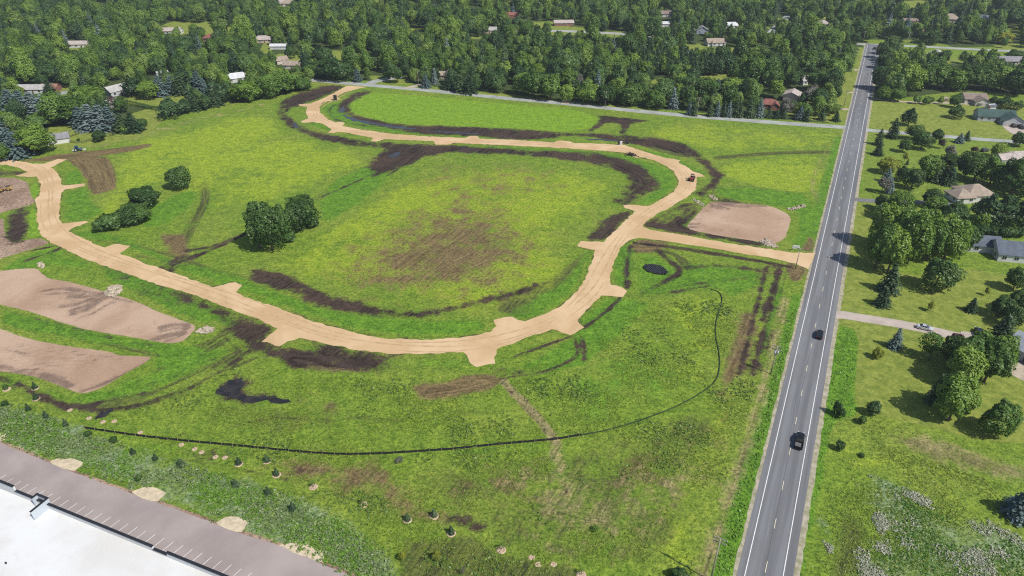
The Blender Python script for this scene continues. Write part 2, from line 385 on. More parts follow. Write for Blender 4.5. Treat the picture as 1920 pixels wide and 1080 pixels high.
# --- lawns and the east side
poly('lawn', "1575,530 1620,470 1700,520 1800,500 1960,530 1960,830 1850,830 1700,790 1612,770 1602,740 1612,620 1565,605 1570,600", 1, 1.0)
poly('lawn', "1628,190 1700,190 1960,195 1960,262 1850,258 1750,250 1660,244 1622,236", 1, 1.0)
poly('lush', "1612,252 1650,250 1750,260 1960,272 1960,400 1850,380 1605,372", .52, 3)
poly('lawn', "1612,252 1650,250 1750,260 1960,272 1960,400 1850,380 1605,372", .5, 3)
poly('lawn', "1600,378 1700,380 1690,470 1580,520 1575,460", .9, 2)
poly('lawn', "1560,135 1605,135 1590,215 1580,232 1480,220 1500,190", .9, 3)
poly('lush', "1625,205 1640,205 1630,238 1618,235", .8, 1.5)
poly('dry', "1640,205 1668,208 1660,232 1642,234", .55, 3)
poly('lush', "1570,610 1605,620 1612,640 1600,740 1610,775 1560,790 1530,960 1500,1090 1470,1090 1520,860", .95, 2)
poly('dry', "1612,630 1606,740 1615,770 1630,780 1620,745 1616,700 1618,640", .45, 1.5)
poly('dry', "1640,800 1760,815 1960,880 1960,920 1840,900 1760,870 1660,840", .65, 7)
poly('yellow', "1545,850 1600,830 1960,930 1960,960 1700,880 1560,1000 1530,1060", .42, 8)
poly('olive', "1560,960 1600,940 1640,1000 1640,1090 1540,1090", .6, 5)
poly('weeds', "1628,895 1660,897 1740,938 1790,975 1840,968 1900,1000 1960,1010 1960,1100 1600,1100 1610,1030 1650,1010 1660,980 1630,950 1605,925", .62, 5)
poly('lush', "1665,955 1690,960 1720,1010 1790,1060 1780,1100 1730,1100 1690,1020", .9, 4)
poly('weeds', "1628,895 1660,897 1740,938 1750,950 1740,955 1690,925 1640,912", .85, 2.5)
poly('weeds', "1530,970 1550,970 1570,1010 1560,1040 1535,1010", .7, 3)
poly('lawn', "90,235 150,232 262,240 300,222 300,235 270,256 190,272 110,285 92,262", .9, 2)
poly('lawn', "240,215 290,200 310,215 300,235 262,232", .9, 2)
poly('lawn', "220,188 260,178 330,172 420,178 440,190 420,198 300,200 230,196", .9, 2)
poly('dry', "150,272 230,255 330,228 440,205 545,180 560,172 560,178 440,214 330,240 260,262 170,284", .42, 3.5)
poly('lawn', "1610,88 1625,85 1615,130 1600,178 1590,178 1602,128", .9, 2)
# --- the weedy bank above the car park
poly('weeds', "-60,745 30,755 130,790 250,835 400,880 480,905 560,925 640,960 740,1040 760,1110 700,1110 600,1060 460,1010 400,980 250,925 100,865 -60,810", .66, 5)
poly('lush', "-60,780 60,800 200,850 400,930 500,985 620,1030 600,1050 450,995 250,915 100,860 -60,815", .45, 5)
poly('olive', "760,1000 900,1000 960,1040 1100,1060 1100,1110 740,1110 740,1040", .75, 6)

for q in ("200,318 300,292 430,262 560,262", "230,340 330,318 420,330 500,372", "260,270 380,246 500,232", "560,480 640,438 740,356 800,330", "570,492 655,448 755,366 820,338", "690,300 640,335 590,372", "300,860 420,872 560,905 700,950", "620,780 760,790 900,770", "1000,880 1100,905 1220,880 1320,820", "1050,960 1150,985 1260,960", "1180,590 1240,620 1290,700", "430,800 520,780 640,790", "330,820 345,812 352,828 338,836", "880,460 960,440 1040,470", "900,500 980,478 1040,490", "700,880 820,900 930,890"):
    stroke('olive', q, 1.3, .62, 1.0)
for q in ("1440,345 1480,353 1524,350", "1445,338 1485,346 1528,343", "1450,331 1490,339 1530,336", "1456,323 1494,331 1532,329", "1556,262 1549,330 1532,380", "1550,262 1543,320", "840,470 900,440 950,400", "850,490 920,455 975,410", "880,505 950,468 1000,430"):
    stroke('dry', q, 1.1, .55, 1.0)

PADS = [("-40,512 0,508 35,504 70,503 75,510 90,522 130,528 190,545 240,560 262,568 300,586 340,600 372,612 345,640 318,644 290,640 235,630 180,622 125,608 60,585 0,571 -40,560", 'upper pinkish soil pad with dark wheel streaks beside the tan road'),
        ("-40,605 0,616 50,635 130,650 200,658 225,667 288,668 270,682 235,700 190,728 160,738 140,735 110,722 70,708 30,700 0,697 -40,690", 'lower rough soil pad above the row of young trees'),
        ("1322,386 1335,377 1420,383 1450,388 1475,400 1483,408 1480,425 1470,450 1440,462 1425,453 1360,444 1296,432 1288,424 1298,412", 'flat pinkish soil pad near the road with stones at its corners')]
for s_, _lb in PADS: poly('pad', s_, 1.0, 1.3)
for q_, w_ in [('80,546 110,540 150,545 185,551', 1.8), ('86,552 120,549 160,552 195,556', 1.2), ('130,556 155,556 178,553 195,549', 2.6), ('112,575 140,572 170,560 196,554', 2.2), ('140,588 160,582 178,570 200,556', 2.6), ('135,582 155,576 175,566', 2.0), ('120,560 150,566 180,562', 1.0), ('200,556 225,562 245,566', 1.6), ('195,558 175,566 165,573', 3.0), ('215,560 200,572 185,580', 1.2), ('100,536 130,540 160,543', 1.0), ('150,595 175,588 195,575 215,566', 1.2), ('305,614 330,608 350,610', 2.6), ('300,622 325,616 352,616', 1.6), ('290,636 315,628 340,624', 2.8), ('310,640 330,634 345,626', 1.4), ('322,612 340,606 356,606', 1.0), ('0,700 40,702 75,710 105,716', 2.2), ('20,694 50,698 80,706', 1.4), ('70,704 95,704 118,716 128,724', 2.6), ('35,690 55,694 70,692', 1.2), ('150,735 190,722 235,700 270,682 286,672', 1.6), ('0,688 15,690 25,694', 2.0), ('5,655 60,664 120,672 180,676', 0.7), ('30,648 100,660 170,668 210,668', 0.6), ('20,672 80,684 150,688', 0.6), ('90,652 150,660 230,672', 0.5), ('1330,380 1360,379 1400,384 1430,386', 2.6), ('1335,384 1350,388 1366,391', 2.2), ('1350,382 1380,387 1400,388', 2.2), ('1332,388 1342,386 1350,384', 1.4), ('1345,391 1358,393 1366,394', 1.0), ('1290,410 1305,411 1316,410', 1.4), ('1296,404 1310,405 1318,404', 1.2), ('1288,420 1304,420 1312,419', 1.4), ('1292,426 1306,425 1318,426', 1.6), ('1310,396 1320,396 1328,395', 1.2), ('1350,436 1354,431 1358,427', 0.4), ('1378,440 1383,432 1386,427', 0.4)]:
    stroke('damp', q_, w_ * 1.3, .72, 1.1)

poly('damp', "150,545 200,550 235,556 215,572 180,580 150,580 140,565", .34, 5)
poly('damp', "300,612 350,606 352,620 310,640 290,634", .32, 4)
poly('damp', "0,690 70,702 130,722 120,728 60,708 0,699", .35, 4)
poly('damp', "1330,378 1420,384 1400,392 1345,392", .35, 3)
poly('yellow', "670,190 760,182 1000,205 1100,222 1000,238 800,232 700,225", .35, 8)
poly('mud', "1398,560 1450,505 1440,560 1424,640 1400,700 1372,735 1366,690 1384,620", .42, 5)

_base = P("150,768 230,755 310,722 380,685 440,655")
for k, (du, dv, w_, wt) in enumerate(((-40, -22, 1.0, .6), (-26, -14, 1.6, .75), (-12, -8, 1.0, .6), (8, 4, 1.8, .8), (22, 10, 1.0, .65), (40, 16, 1.5, .7), (60, 26, .9, .5))):
    q = ' '.join(f'{u + du * (.3 + .7 * i / 4)},{v + dv * (.3 + .7 * i / 4)}' for i, (u, v) in enumerate(_base))
    stroke('olive' if k % 2 else 'mud', q, w_ * 1.3, wt, 1.0, .35)
for q in ("330,705 380,672 420,640", "300,690 350,668 400,640 430,612", "400,690 430,672 465,660", "350,655 395,640 430,622"):
    stroke('olive', q, 3.0, .8, 1.6, .4)
poly('mud', "400,640 440,618 470,640 485,665 450,672 410,664", .62, 4)
poly('mud', "205,512 260,520 300,538 330,560 300,556 250,540 210,525", .55, 3)
poly('mud', "560,868 640,872 680,890 660,905 600,895 560,882", .45, 5)
poly('brown', "480,855 600,858 700,866 770,905 800,945 850,968 800,980 740,955 660,925 560,895 490,872", .75, 7)
poly('brown', "560,735 640,760 760,800 860,815 840,830 740,815 640,785 560,760", .5, 8)
poly('mud', "345,830 400,826 425,850 415,870 375,868 350,850", .55, 4)
for q in ("480,515 560,545 660,575 760,592", "520,530 600,560 700,582 800,590", "640,580 740,598 830,590 900,575", "860,580 940,560 1000,540"):
    stroke('lush', q, 1.0, .0, .8)
# ------------------------------------------------------------------ woods outline, shared by the forest floor and the trees
WOODS = [P("575,146 640,150 700,152 780,159 900,171 1000,181 1060,187 1150,197 1250,206 1430,221 1555,231 1585,180 1600,120 1612,92 1625,76 1660,70 1700,82 1800,86 1920,92 1990,95 2150,-40 2050,-95 1500,-110 960,-112 300,-110 -200,-100 -300,-40 -260,180 -120,320 0,300 20,288 75,292 96,262 92,235 150,230 270,232 300,222 420,197 520,180 585,164"),
         P("1640,187 1638,140 1645,96 1690,104 1760,114 1920,121 2050,126 2050,186 1920,178 1850,171 1780,173 1690,184")]

def inside(px, py, poly):
    c = np.zeros(px.shape, bool); n = len(poly)
    for i in range(n):
        x0, y0 = poly[i]; x1, y1 = poly[(i + 1) % n]
        if y0 == y1: continue
        m = (y0 > py) != (y1 > py)
        c ^= m & (px < (x1 - x0) * (py - y0) / (y1 - y0) + x0)
    return c

def seg_dist(px, py, pts, closed):
    """distance to a polyline, with its signed lateral offset and run length"""
    best = np.full(px.shape, 1e9); lat = np.zeros(px.shape); run = np.zeros(px.shape); acc = 0.0
    n = len(pts)
    for i in range(n if closed else n - 1):
        ax, ay = pts[i]; bx, by = pts[(i + 1) % n]
        dx, dy = bx - ax, by - ay; L = math.hypot(dx, dy)
        if L < 1e-6: continue
        t = np.clip(((px - ax) * dx + (py - ay) * dy) / (L * L), 0, 1)
        d = np.hypot(px - ax - t * dx, py - ay - t * dy)
        m = d < best
        best = np.where(m, d, best)
        if not closed:
            s = ((px - ax) * dy - (py - ay) * dx) / L
            lat = np.where(m, s, lat); run = np.where(m, acc + t * L, run)
        acc += L
    return best, lat, run

def smooth_chain(pts, it=2):
    pts = [tuple(p) for p in pts]
    for _ in range(it):
        q = [pts[0]]
        for a, b in zip(pts[:-1], pts[1:]):
            q += [(a[0] * .75 + b[0] * .25, a[1] * .75 + b[1] * .25), (a[0] * .25 + b[0] * .75, a[1] * .25 + b[1] * .75)]
        q.append(pts[-1]); pts = q
    return np.array(pts)

def smooth_ring(pts, it=1):
    for _ in range(it):
        q = []; n = len(pts)
        for i in range(n):
            a, b = pts[i], pts[(i + 1) % n]
            q += [(a[0] * .8 + b[0] * .2, a[1] * .8 + b[1] * .2), (a[0] * .2 + b[0] * .8, a[1] * .2 + b[1] * .8)]
        pts = q
    return np.array(pts)

def axis(lo, hi, step, far, grow=1.12):
    a = list(np.arange(lo, hi + step * .5, step)); s = step; x = a[-1]
    while x < far: s *= grow; x += s; a.append(x)
    s = step; x = a[0]; b = []
    while x > -far: s *= grow; x -= s; b.append(x)
    return np.array(b[::-1] + a)

gx = axis(-330, 330, 0.85, 5000); gy = axis(82, 470, 0.85, 5000)
gy = gy[gy > -700]
NX, NY = len(gx), len(gy)
XX, YY = np.meshgrid(gx, gy)
VX, VY = XX.ravel(), YY.ravel()
W = {k: np.zeros(VX.shape, np.float32) for k in ('yellow', 'lush', 'brown', 'dry', 'mud', 'dirt', 'lawn', 'weeds', 'olive', 'bright', 'forest', 'pad', 'damp')}

FLOW = np.zeros(VX.shape, np.float32)
_r1 = np.random.default_rng(3).random(4096)
def noise1(t):
    i = np.floor(t).astype(int); f = t - i; f = f * f * (3 - 2 * f)
    return _r1[i & 4095] * (1 - f) + _r1[(i + 1) & 4095] * f

for l, op, pts, width, w, soft, streak in LAYERS:
    if w == 0: continue
    g = GA(pts)
    if op == 'stroke': g = smooth_chain(g)
    else: g = smooth_ring([tuple(p) for p in g])
    m = width / 2 + soft * 1.5 + 1
    sel = np.nonzero((VX > g[:, 0].min() - m) & (VX < g[:, 0].max() + m) & (VY > g[:, 1].min() - m) & (VY < g[:, 1].max() + m))[0]
    if not len(sel): continue
    x, y = VX[sel], VY[sel]
    if op == 'stroke':
        d, lat, run = seg_dist(x, y, g, False)
        s = width / 2 - d
    else:
        d, lat, run = seg_dist(x, y, g, True)
        s = np.where(inside(x, y, g), d, -d)
    if l == 'mud': soft = soft * 2.1
    t = np.clip(s / (2 * soft) + .5, 0, 1); v = w * t * t * (3 - 2 * t)
    fl_ = lat if op == 'stroke' else d
    if streak: v = v * (1 - streak * noise1(lat * .9 + run * .01 + 50))
    elif op == 'poly' and l in ('mud', 'olive') and soft < 3: v = v * (1 - .42 * noise1(d * .75 + len(g) * 7.3 + .8 * np.sin(x * .05 + y * .03)) * np.clip(d / 2.5, 0, 1))
    if op == 'poly' and soft > 3.5: fl_ = x * math.cos(rad(26)) - y * math.sin(rad(26)) + 3 * np.sin(y * .02)
    if l in ('mud', 'olive', 'brown', 'damp') or (l == 'dry' and op == 'stroke'): FLOW[sel] = np.where(v > .15, fl_ + len(g) * 3.1, FLOW[sel])
    if op == 'cut': W[l][sel] *= (1 - v)
    else: W[l][sel] = np.maximum(W[l][sel], v)

for wd in WOODS:
    g = np.array([G(u, max(v, -130)) for u, v in wd])
    ins = inside(VX, VY, [tuple(p) for p in g])
    W['forest'] = np.maximum(W['forest'], ins.astype(np.float32))
W['forest'] = np.where((VY > 1150) | (np.abs(VX) > 1400), 1.0, W['forest']).astype(np.float32)
W['forest'] *= (1 - .9 * np.clip(W['lawn'] * 1.3, 0, 1))

def glade(x, y):                                # open lawns scattered through the far woods
    return (np.sin(x / 47.0 + 1.0) * np.sin(y / 36.0 + 2.0) + .55 * np.sin((x + 1.3 * y) / 27.0)) * np.clip((y - 470) / 40, 0, 1)
_g = np.clip((glade(VX, VY) - .86) / .08, 0, 1) * W['forest']
W['lawn'] = np.maximum(W['lawn'], _g * .9).astype(np.float32); W['forest'] = (W['forest'] * (1 - _g)).astype(np.float32)
VZ = hill(VX, VY)
ii = np.arange(NY - 1)[:, None] * NX + np.arange(NX - 1)[None, :]
F = np.stack([ii, ii + 1, ii + NX + 1, ii + NX], -1).reshape(-1, 4)

# ------------------------------------------------------------------ ground material
m, nt, N, L = new_mat('ground_cover')
tc = N.new('ShaderNodeTexCoord').outputs['Object']
fa = N.new('ShaderNodeAttribute'); fa.attribute_name = 'cover_a'
fb = N.new('ShaderNodeAttribute'); fb.attribute_name = 'cover_b'
fc = N.new('ShaderNodeAttribute'); fc.attribute_name = 'cover_c'
fd = N.new('ShaderNodeAttribute'); fd.attribute_name = 'cover_d'
def chan(a):
    s = N.new('ShaderNodeSeparateColor'); L.new(a.outputs['Color'], s.inputs[0])
    return s.outputs[0], s.outputs[1], s.outputs[2], a.outputs['Alpha']
ye, lu, br, dr = chan(fa); mu, di, la, we = chan(fb); ol, bg, fo, flow = chan(fc); pa, dm, _u, _v = chan(fd)
nA = noise(nt, tc, .035, 3, .5); nB = noise(nt, tc, .16, 4, .6); nC = noise(nt, tc, .7, 4, .65); nD = noise(nt, tc, 2.6, 3, .7)
nE = noise(nt, tc, .35, 2, .5, .6)
cx = N.new('ShaderNodeCombineXYZ'); sx = N.new('ShaderNodeSeparateXYZ'); L.new(tc, sx.inputs[0])
L.new(math_n(nt, 'MULTIPLY', flow, 1.1), cx.inputs[0]); L.new(math_n(nt, 'MULTIPLY', sx.outputs[0], .07), cx.inputs[1]); L.new(math_n(nt, 'MULTIPLY', sx.outputs[1], .07), cx.inputs[2])
nS = noise(nt, cx.outputs[0], 1.0, 4, .65)            # streaks that run with the wheel tracks
nH = noise(nt, tc, .11, 9, .70)
nK = noise(nt, tc, .28, 8, .74)
nP = noise(nt, tc, .036, 9, .60, .4)
def edge(w, a=.5, b=.45, lo=.36, hi=.64, c=.25):
    e = math_n(nt, 'ADD', w, math_n(nt, 'MULTIPLY', math_n(nt, 'SUBTRACT', nH, .5), a * 1.7))
    e = math_n(nt, 'ADD', e, math_n(nt, 'MULTIPLY', math_n(nt, 'SUBTRACT', nK, .5), b * 1.2))
    e = math_n(nt, 'ADD', e, math_n(nt, 'MULTIPLY', math_n(nt, 'SUBTRACT', nD, .5), c))
    return math_n(nt, 'MULTIPLY', smooth(nt, e, lo, hi), smooth(nt, w, .02, .2))
def two(c1, c2, n=nC, lo=.35, hi=.65): return mixc(nt, smooth(nt, n, lo, hi), c1, c2)
c = two((.074, .128, .016), (.150, .212, .026), nK, .3, .7)
c = mixc(nt, math_n(nt, 'MULTIPLY', smooth(nt, nA, .42, .62), .65), c, two((.112, .150, .025), (.180, .218, .034), nK, .3, .7))
c = mixc(nt, edge(ol), c, two((.040, .046, .018), (.095, .112, .026), nS, .36, .62))
yw = math_n(nt, 'ADD', ye, math_n(nt, 'MULTIPLY', math_n(nt, 'SUBTRACT', nP, .5), 1.9))
c = mixc(nt, math_n(nt, 'MULTIPLY', edge(yw, .5, .5, .30, .85), smooth(nt, ye, .03, .25)), c, two((.130, .190, .019), (.228, .280, .026), nK, .3, .7))
c = mixc(nt, edge(bg, .5, .4), c, two((.092, .178, .016), (.170, .262, .024), nK, .3, .7))
c = mixc(nt, edge(lu, .8, .6, .32, .75), c, two((.048, .112, .012), (.112, .212, .021), nK, .3, .7))
c = mixc(nt, edge(br, 1.0, .8, .28, .8, .7), c, two((.085, .060, .031), (.150, .110, .052), nS, .36, .62))
c = mixc(nt, edge(dr, .6, .8, .32, .72, .5), c, two((.110, .105, .040), (.260, .215, .105), nS, .38, .6))
c = mixc(nt, edge(la, .2, .2), c, two((.115, .150, .026), (.180, .205, .042), nE, .3, .7))
c = mixc(nt, edge(we, .9, .7, .36, .7, .5), c, two((.085, .140, .045), (.180, .220, .120), nC))
c = mixc(nt, edge(di, .4, .4), c, two((.190, .125, .092), (.275, .195, .145), nS))
mudc = two((.014, .0100, .0085), (.048, .034, .028), nS, .36, .64)
mudc = mixc(nt, smooth(nt, nA, .5, .62), mudc, two((.028, .019, .014), (.066, .045, .034), nC))
mw = math_n(nt, 'MULTIPLY', mu, math_n(nt, 'ADD', .74, math_n(nt, 'MULTIPLY', smooth(nt, nP, .36, .58), .36)))
mudf = edge(mw, .9, 1.1, .32, .72, .7)
c = mixc(nt, mudf, c, mudc)
padf = edge(pa, .25, .5, .38, .62, .5)
padc = two((.262, .174, .120), (.350, .252, .182), nP, .38, .64)
padc = mixc(nt, math_n(nt, 'MULTIPLY', smooth(nt, nK, .52, .70), .45), padc, (.19, .122, .082))
padc = mixc(nt, math_n(nt, 'MULTIPLY', smooth(nt, nD, .56, .66), .5), padc, (.17, .115, .08))
padc = mixc(nt, math_n(nt, 'MULTIPLY', smooth(nt, nD, .44, .34), .4), padc, (.40, .30, .22))
padc = mixc(nt, math_n(nt, 'MULTIPLY', edge(dm, .8, 1.0, .3, .8, .7), .72), padc, two((.060, .042, .036), (.13, .09, .07), nS, .36, .62))
c = mixc(nt, padf, c, padc)
c = mixc(nt, edge(fo, .3, .3), c, two((.024, .040, .013), (.060, .082, .022), nC))
# single plants: dark flecks painted as their shadows, lighter flecks of leaf, wherever anything grows
grow = math_n(nt, 'SUBTRACT', 1.0, math_n(nt, 'MAXIMUM', math_n(nt, 'MULTIPLY', mudf, .7), padf))
grow = math_n(nt, 'MULTIPLY', grow, math_n(nt, 'SUBTRACT', 1.0, math_n(nt, 'MULTIPLY', la, .5)))
nM = noise(nt, tc, .42, 3, .8); nF = noise(nt, tc, .95, 2, .8); nG = noise(nt, tc, 2.1, 2, .8)
fl = math_n(nt, 'MULTIPLY', math_n(nt, 'MAXIMUM', math_n(nt, 'MAXIMUM', smooth(nt, nF, .53, .62), smooth(nt, nG, .53, .62)), math_n(nt, 'MULTIPLY', smooth(nt, nM, .54, .64), .75)), .78)
c = mixc(nt, math_n(nt, 'MULTIPLY', fl, grow), c, mixc(nt, 1.0, c, (.38, .48, .42), 'MULTIPLY'))
lf_ = math_n(nt, 'MULTIPLY', math_n(nt, 'MAXIMUM', smooth(nt, nF, .46, .36), smooth(nt, nG, .45, .35)), .62)
c = mixc(nt, math_n(nt, 'MULTIPLY', lf_, grow), c, mixc(nt, 1.0, c, (1.6, 1.5, 1.5), 'MULTIPLY'))
hs = N.new('ShaderNodeHueSaturation'); hs.inputs['Saturation'].default_value = 1.01; L.new(c, hs.inputs['Color']); c = hs.outputs[0]
hgt = math_n(nt, 'ADD', math_n(nt, 'MULTIPLY', nC, .55), math_n(nt, 'MULTIPLY', nD, .45))
hgt = math_n(nt, 'ADD', hgt, math_n(nt, 'MULTIPLY', nS, .5))
gb = finish(nt, c, .95, hgt, .55, .42, .12)
# wet mud shines a little
wet = math_n(nt, 'MULTIPLY', mudf, smooth(nt, nA, .45, .35))
L.new(math_n(nt, 'SUBTRACT', .95, math_n(nt, 'MULTIPLY', wet, .35)), gb.inputs['Roughness'])

me = np_mesh('ground', np.stack([VX, VY, VZ], 1), F, [m], smooth=True)
for nm, ks in (('cover_a', ('yellow', 'lush', 'brown', 'dry')), ('cover_b', ('mud', 'dirt', 'lawn', 'weeds')), ('cover_c', ('olive', 'bright', 'forest', 'flow')), ('cover_d', ('pad', 'damp', None, None))):
    a = me.attributes.new(nm, 'FLOAT_COLOR', 'POINT')
    W['flow'] = FLOW
    buf = np.stack([W[k] if k else np.zeros_like(W['mud']) for k in ks], 1).astype(np.float32)
    a.data.foreach_set('color', buf.ravel())
ground = link(bpy.data.objects.new('ground', me)); tag(ground, 'half green half muddy building land between woods and a county road', 'ground', kind='structure')

ALB = .74
# ------------------------------------------------------------------ sheets that lie on the ground
def sheet(name, pts, z, mat, label=None, cat=None, ring=0, wob=0.0, parent=None):
    """a flat paved or gravelled area with a low edge"""
    g = [tuple(p) for p in pts]
    if ring: g = [tuple(p) for p in smooth_ring(g, ring)]
    if wob:
        q = []; rr = random.Random(len(g) + int(abs(g[0][0]) * 10))
        for i in range(len(g)):
            a, b = g[i], g[(i + 1) % len(g)]; Ln = math.hypot(b[0] - a[0], b[1] - a[1])
            k = max(1, int(Ln / 1.6))
            for j in range(k):
                t = j / k; nx, ny = (b[1] - a[1]) / max(Ln, 1e-6), -(b[0] - a[0]) / max(Ln, 1e-6)
                o = rr.uniform(-wob, wob)
                q.append((a[0] + (b[0] - a[0]) * t + nx * o, a[1] + (b[1] - a[1]) * t + ny * o))
        g = q
    bm = bmesh.new()
    vs = [bm.verts.new((x, y, z)) for x, y in g]
    f = bm.faces.new(vs)
    if f.normal.z < 0: f.normal_flip()
    f.normal_update()
    if f.normal.z < 0: f.normal_flip()
    ex = bmesh.ops.extrude_edge_only(bm, edges=list(bm.edges))
    for v in ex['geom']:
        if isinstance(v, bmesh.types.BMVert): v.co.z = -.02
    bmesh.ops.triangulate(bm, faces=[f])
    bmesh.ops.recalc_face_normals(bm, faces=bm.faces)
    for f in bm.faces:
        if abs(f.normal.z) > .9 and f.normal.z < 0: f.normal_flip()
    o = bm_obj(name, bm, mat, parent)
    return tag(o, label, cat, kind='structure')

# tan crushed-stone road
m, nt, N, L = new_mat('crushed_stone')
tc = N.new('ShaderNodeTexCoord').outputs['Object']
a = noise(nt, tc, .06, 4, .6, .5); b = noise(nt, tc, .5, 4, .6); d = noise(nt, tc, 5, 3, .7)
c = mixc(nt, smooth(nt, a, .35, .65), (.490, .335, .182), (.600, .435, .262))
c = mixc(nt, math_n(nt, 'MULTIPLY', smooth(nt, b, .52, .72), .35), c, (.455, .315, .180))
c = mixc(nt, math_n(nt, 'MULTIPLY', smooth(nt, d, .58, .72), .22), c, (.330, .230, .140))
c = mixc(nt, math_n(nt, 'MULTIPLY', smooth(nt, noise(nt, tc, .9, 5, .7, 1.5), .64, .70), .3), c, (.36, .25, .16))
finish(nt, c, .95, d, .35, .05, .1)
M_stone = m
sheet('gravel_road', GA(GRAVEL), .06, M_stone, 'tan crushed stone road winding between muddy verges with short driveway stubs', 'road', wob=.36)
MIDL = GA(P("655,168 602,195 588,212 605,226 650,240 720,255 830,263 960,267 1100,273 1180,280 1240,300 1280,320 1289,345 1265,370 1215,398 1180,425 1150,460 1130,500 1110,540 1080,570 1040,600 980,625 900,645 800,650 700,643 600,622 520,590 440,560 340,527 250,498 170,470 105,436 90,400 93,360 95,335 70,312 20,303"))
RUTS = []
_c = smooth_chain(MIDL, 2)
for off, wd_ in ((-2.6, .7), (-.6, .9), (1.6, .8)):
    for a_ in range(0, len(_c) - 12, 9):
        q = []
        for i in range(a_, a_ + random.randint(7, 12)):
            t_ = _c[min(i + 1, len(_c) - 1)] - _c[max(i - 1, 0)]; t_ = t_ / (np.hypot(*t_) + 1e-9); o_ = off + .5 * math.sin(i * .35 + off)
            q.append((_c[i][0] + t_[1] * o_, _c[i][1] - t_[0] * o_))
        RUTS.append((q, wd_))

def tracks(name, lines, z, mat):
    """thin tapering smears left by wheels and buckets, one mark each"""
    bm = bmesh.new()
    for ln, wd_ in lines:
        c = smooth_chain(GA(P(ln)), 3) if isinstance(ln, str) else smooth_chain(ln, 1); n = len(c); prev = None; ph = random.uniform(0, 6)
        for i in range(n):
            t = c[min(i + 1, n - 1)] - c[max(i - 1, 0)]; t = t / (np.hypot(*t) + 1e-9); w = wd_ * max(.06, math.sin(math.pi * (i + .3) / (n - .4))) ** .7 * (.75 + .4 * math.sin(i * 1.9 + ph)) / 2
            cur = (bm.verts.new((c[i][0] - t[1] * w, c[i][1] + t[0] * w, z)), bm.verts.new((c[i][0] + t[1] * w, c[i][1] - t[0] * w, z))); z += .00002
            if prev:
                f = bm.faces.new((prev[1], cur[1], cur[0], prev[0])); f.normal_update()
                if f.normal.z < 0: f.normal_flip()
            prev = cur
    tag(bm_obj(name, bm, mat), kind='structure')

M_rut = surf('rut_stone', (.485, .335, .185), .1, .6, 4, .95)
tracks('wheel_ruts', RUTS, .066, M_rut)
# standing water
m, nt, N, L = new_mat('muddy_water')
tc = N.new('ShaderNodeTexCoord').outputs['Object']
finish(nt, mixc(nt, smooth(nt, noise(nt, tc, .4, 3), .4, .6), (.018, .015, .014), (.035, .029, .025)), .12, noise(nt, tc, 1.2, 3), .06, .03, .5)
M_water = m
for s in ("402,735 425,716 445,709 457,709 462,718 452,730 470,742 490,744 500,740 515,745 535,750 545,756 530,757 505,752 480,754 450,752 425,746", "174,783 195,773 208,766 210,772 195,783 180,787", "636,207 645,198 648,204 640,212", "640,214 660,222 690,228 740,236 780,240 778,243 735,240 690,232 655,225", "800,244 840,247 900,250 898,252 850,250 805,247", "548,229 556,232 562,238 556,240 549,234", "535,205 541,203 541,208 536,210", "1095,260 1160,263 1158,265 1100,262", "725,291 748,285 752,288 735,297"):
    sheet('puddle', GA(P(s)), .03, M_water, ring=1, wob=.8)

# ---- county road
TH = math.atan2(106.6, 215.3)                                   # heading east of the survey axis
RD = Vector((math.sin(TH), math.cos(TH), 0)); RN = Vector((RD.y, -RD.x, 0))
R0 = Vector((*G(1487.5, 810), 0))                                # a point on the centre line
S_END = (Vector((*G(1632, 84), 0)) - R0).dot(RD)
def road_pt(s, o): p = R0 + RD * s + RN * o; return (p.x, p.y)
def strip(o0, o1, s0, s1, n=1): return [road_pt(s0, o0), road_pt(s0, o1), road_pt(s1, o1), road_pt(s1, o0)]
m, nt, N, L = new_mat('worn_asphalt')
tc = N.new('ShaderNodeTexCoord').outputs['Object']
mp = N.new('ShaderNodeMapping'); mp.vector_type = 'TEXTURE'; L.new(tc, mp.inputs[0]); mp.inputs['Rotation'].default_value = (0, 0, math.pi / 2 - TH); mp.inputs['Scale'].default_value = (40, 1, 1)
a = noise(nt, mp.outputs[0], .55, 4, .6); b = noise(nt, tc, .08, 3); d = noise(nt, tc, 7, 3, .7)
c = mixc(nt, smooth(nt, a, .38, .62), (.130, .133, .143), (.190, .194, .207))
c = mixc(nt, math_n(nt, 'MULTIPLY', smooth(nt, b, .45, .65), .45), c, (.150, .150, .156))
c = mixc(nt, math_n(nt, 'MULTIPLY', smooth(nt, d, .52, .72), .35), c, (.085, .087, .094))
finish(nt, c, .85, d, .25, .03, .25)
M_asph = m
M_shoulder = surf('shoulder_gravel', (.36, .32, .25), .2, .6, 5, .95, (.2, .2, .1), speck=.3)
M_white = surf('road_paint_white', (.72, .72, .70), .08, 1.5, 8, .7)
M_yell = surf('road_paint_yellow', (.66, .60, .42), .1, 1.5, 8, .7)
M_seam = surf('tar_seam', (.055, .056, .060), .1, 2, 8, .7)
sheet('road_shoulder', strip(-5.8, 6.55, -75, S_END), .02, M_shoulder, wob=.2)
road = sheet('road', strip(-5.0, 5.35, -75, S_END + 3), .05, M_asph, 'straight grey two-lane county road running from the open field to the woods', 'road')
for nm, o in (('edge_line', -3.5), ('edge_line', 3.5)):
    sheet(nm, strip(o - .085, o + .085, -75, S_END - 3), .058, M_white, parent=road)
sheet('tar_seam', strip(-.05, .0, -75, S_END), .058, M_seam, parent=road)
bmd = bmesh.new()
s = -70.0
while s < S_END - 10:
    q = strip(.03, .17, s, s + 3.0)
    bmd.faces.new([bmd.verts.new((x, y, .061)) for x, y in q])
    s += 12.2
bmesh.ops.recalc_face_normals(bmd, faces=bmd.faces)
for f in bmd.faces:
    if f.normal.z < 0: f.normal_flip()
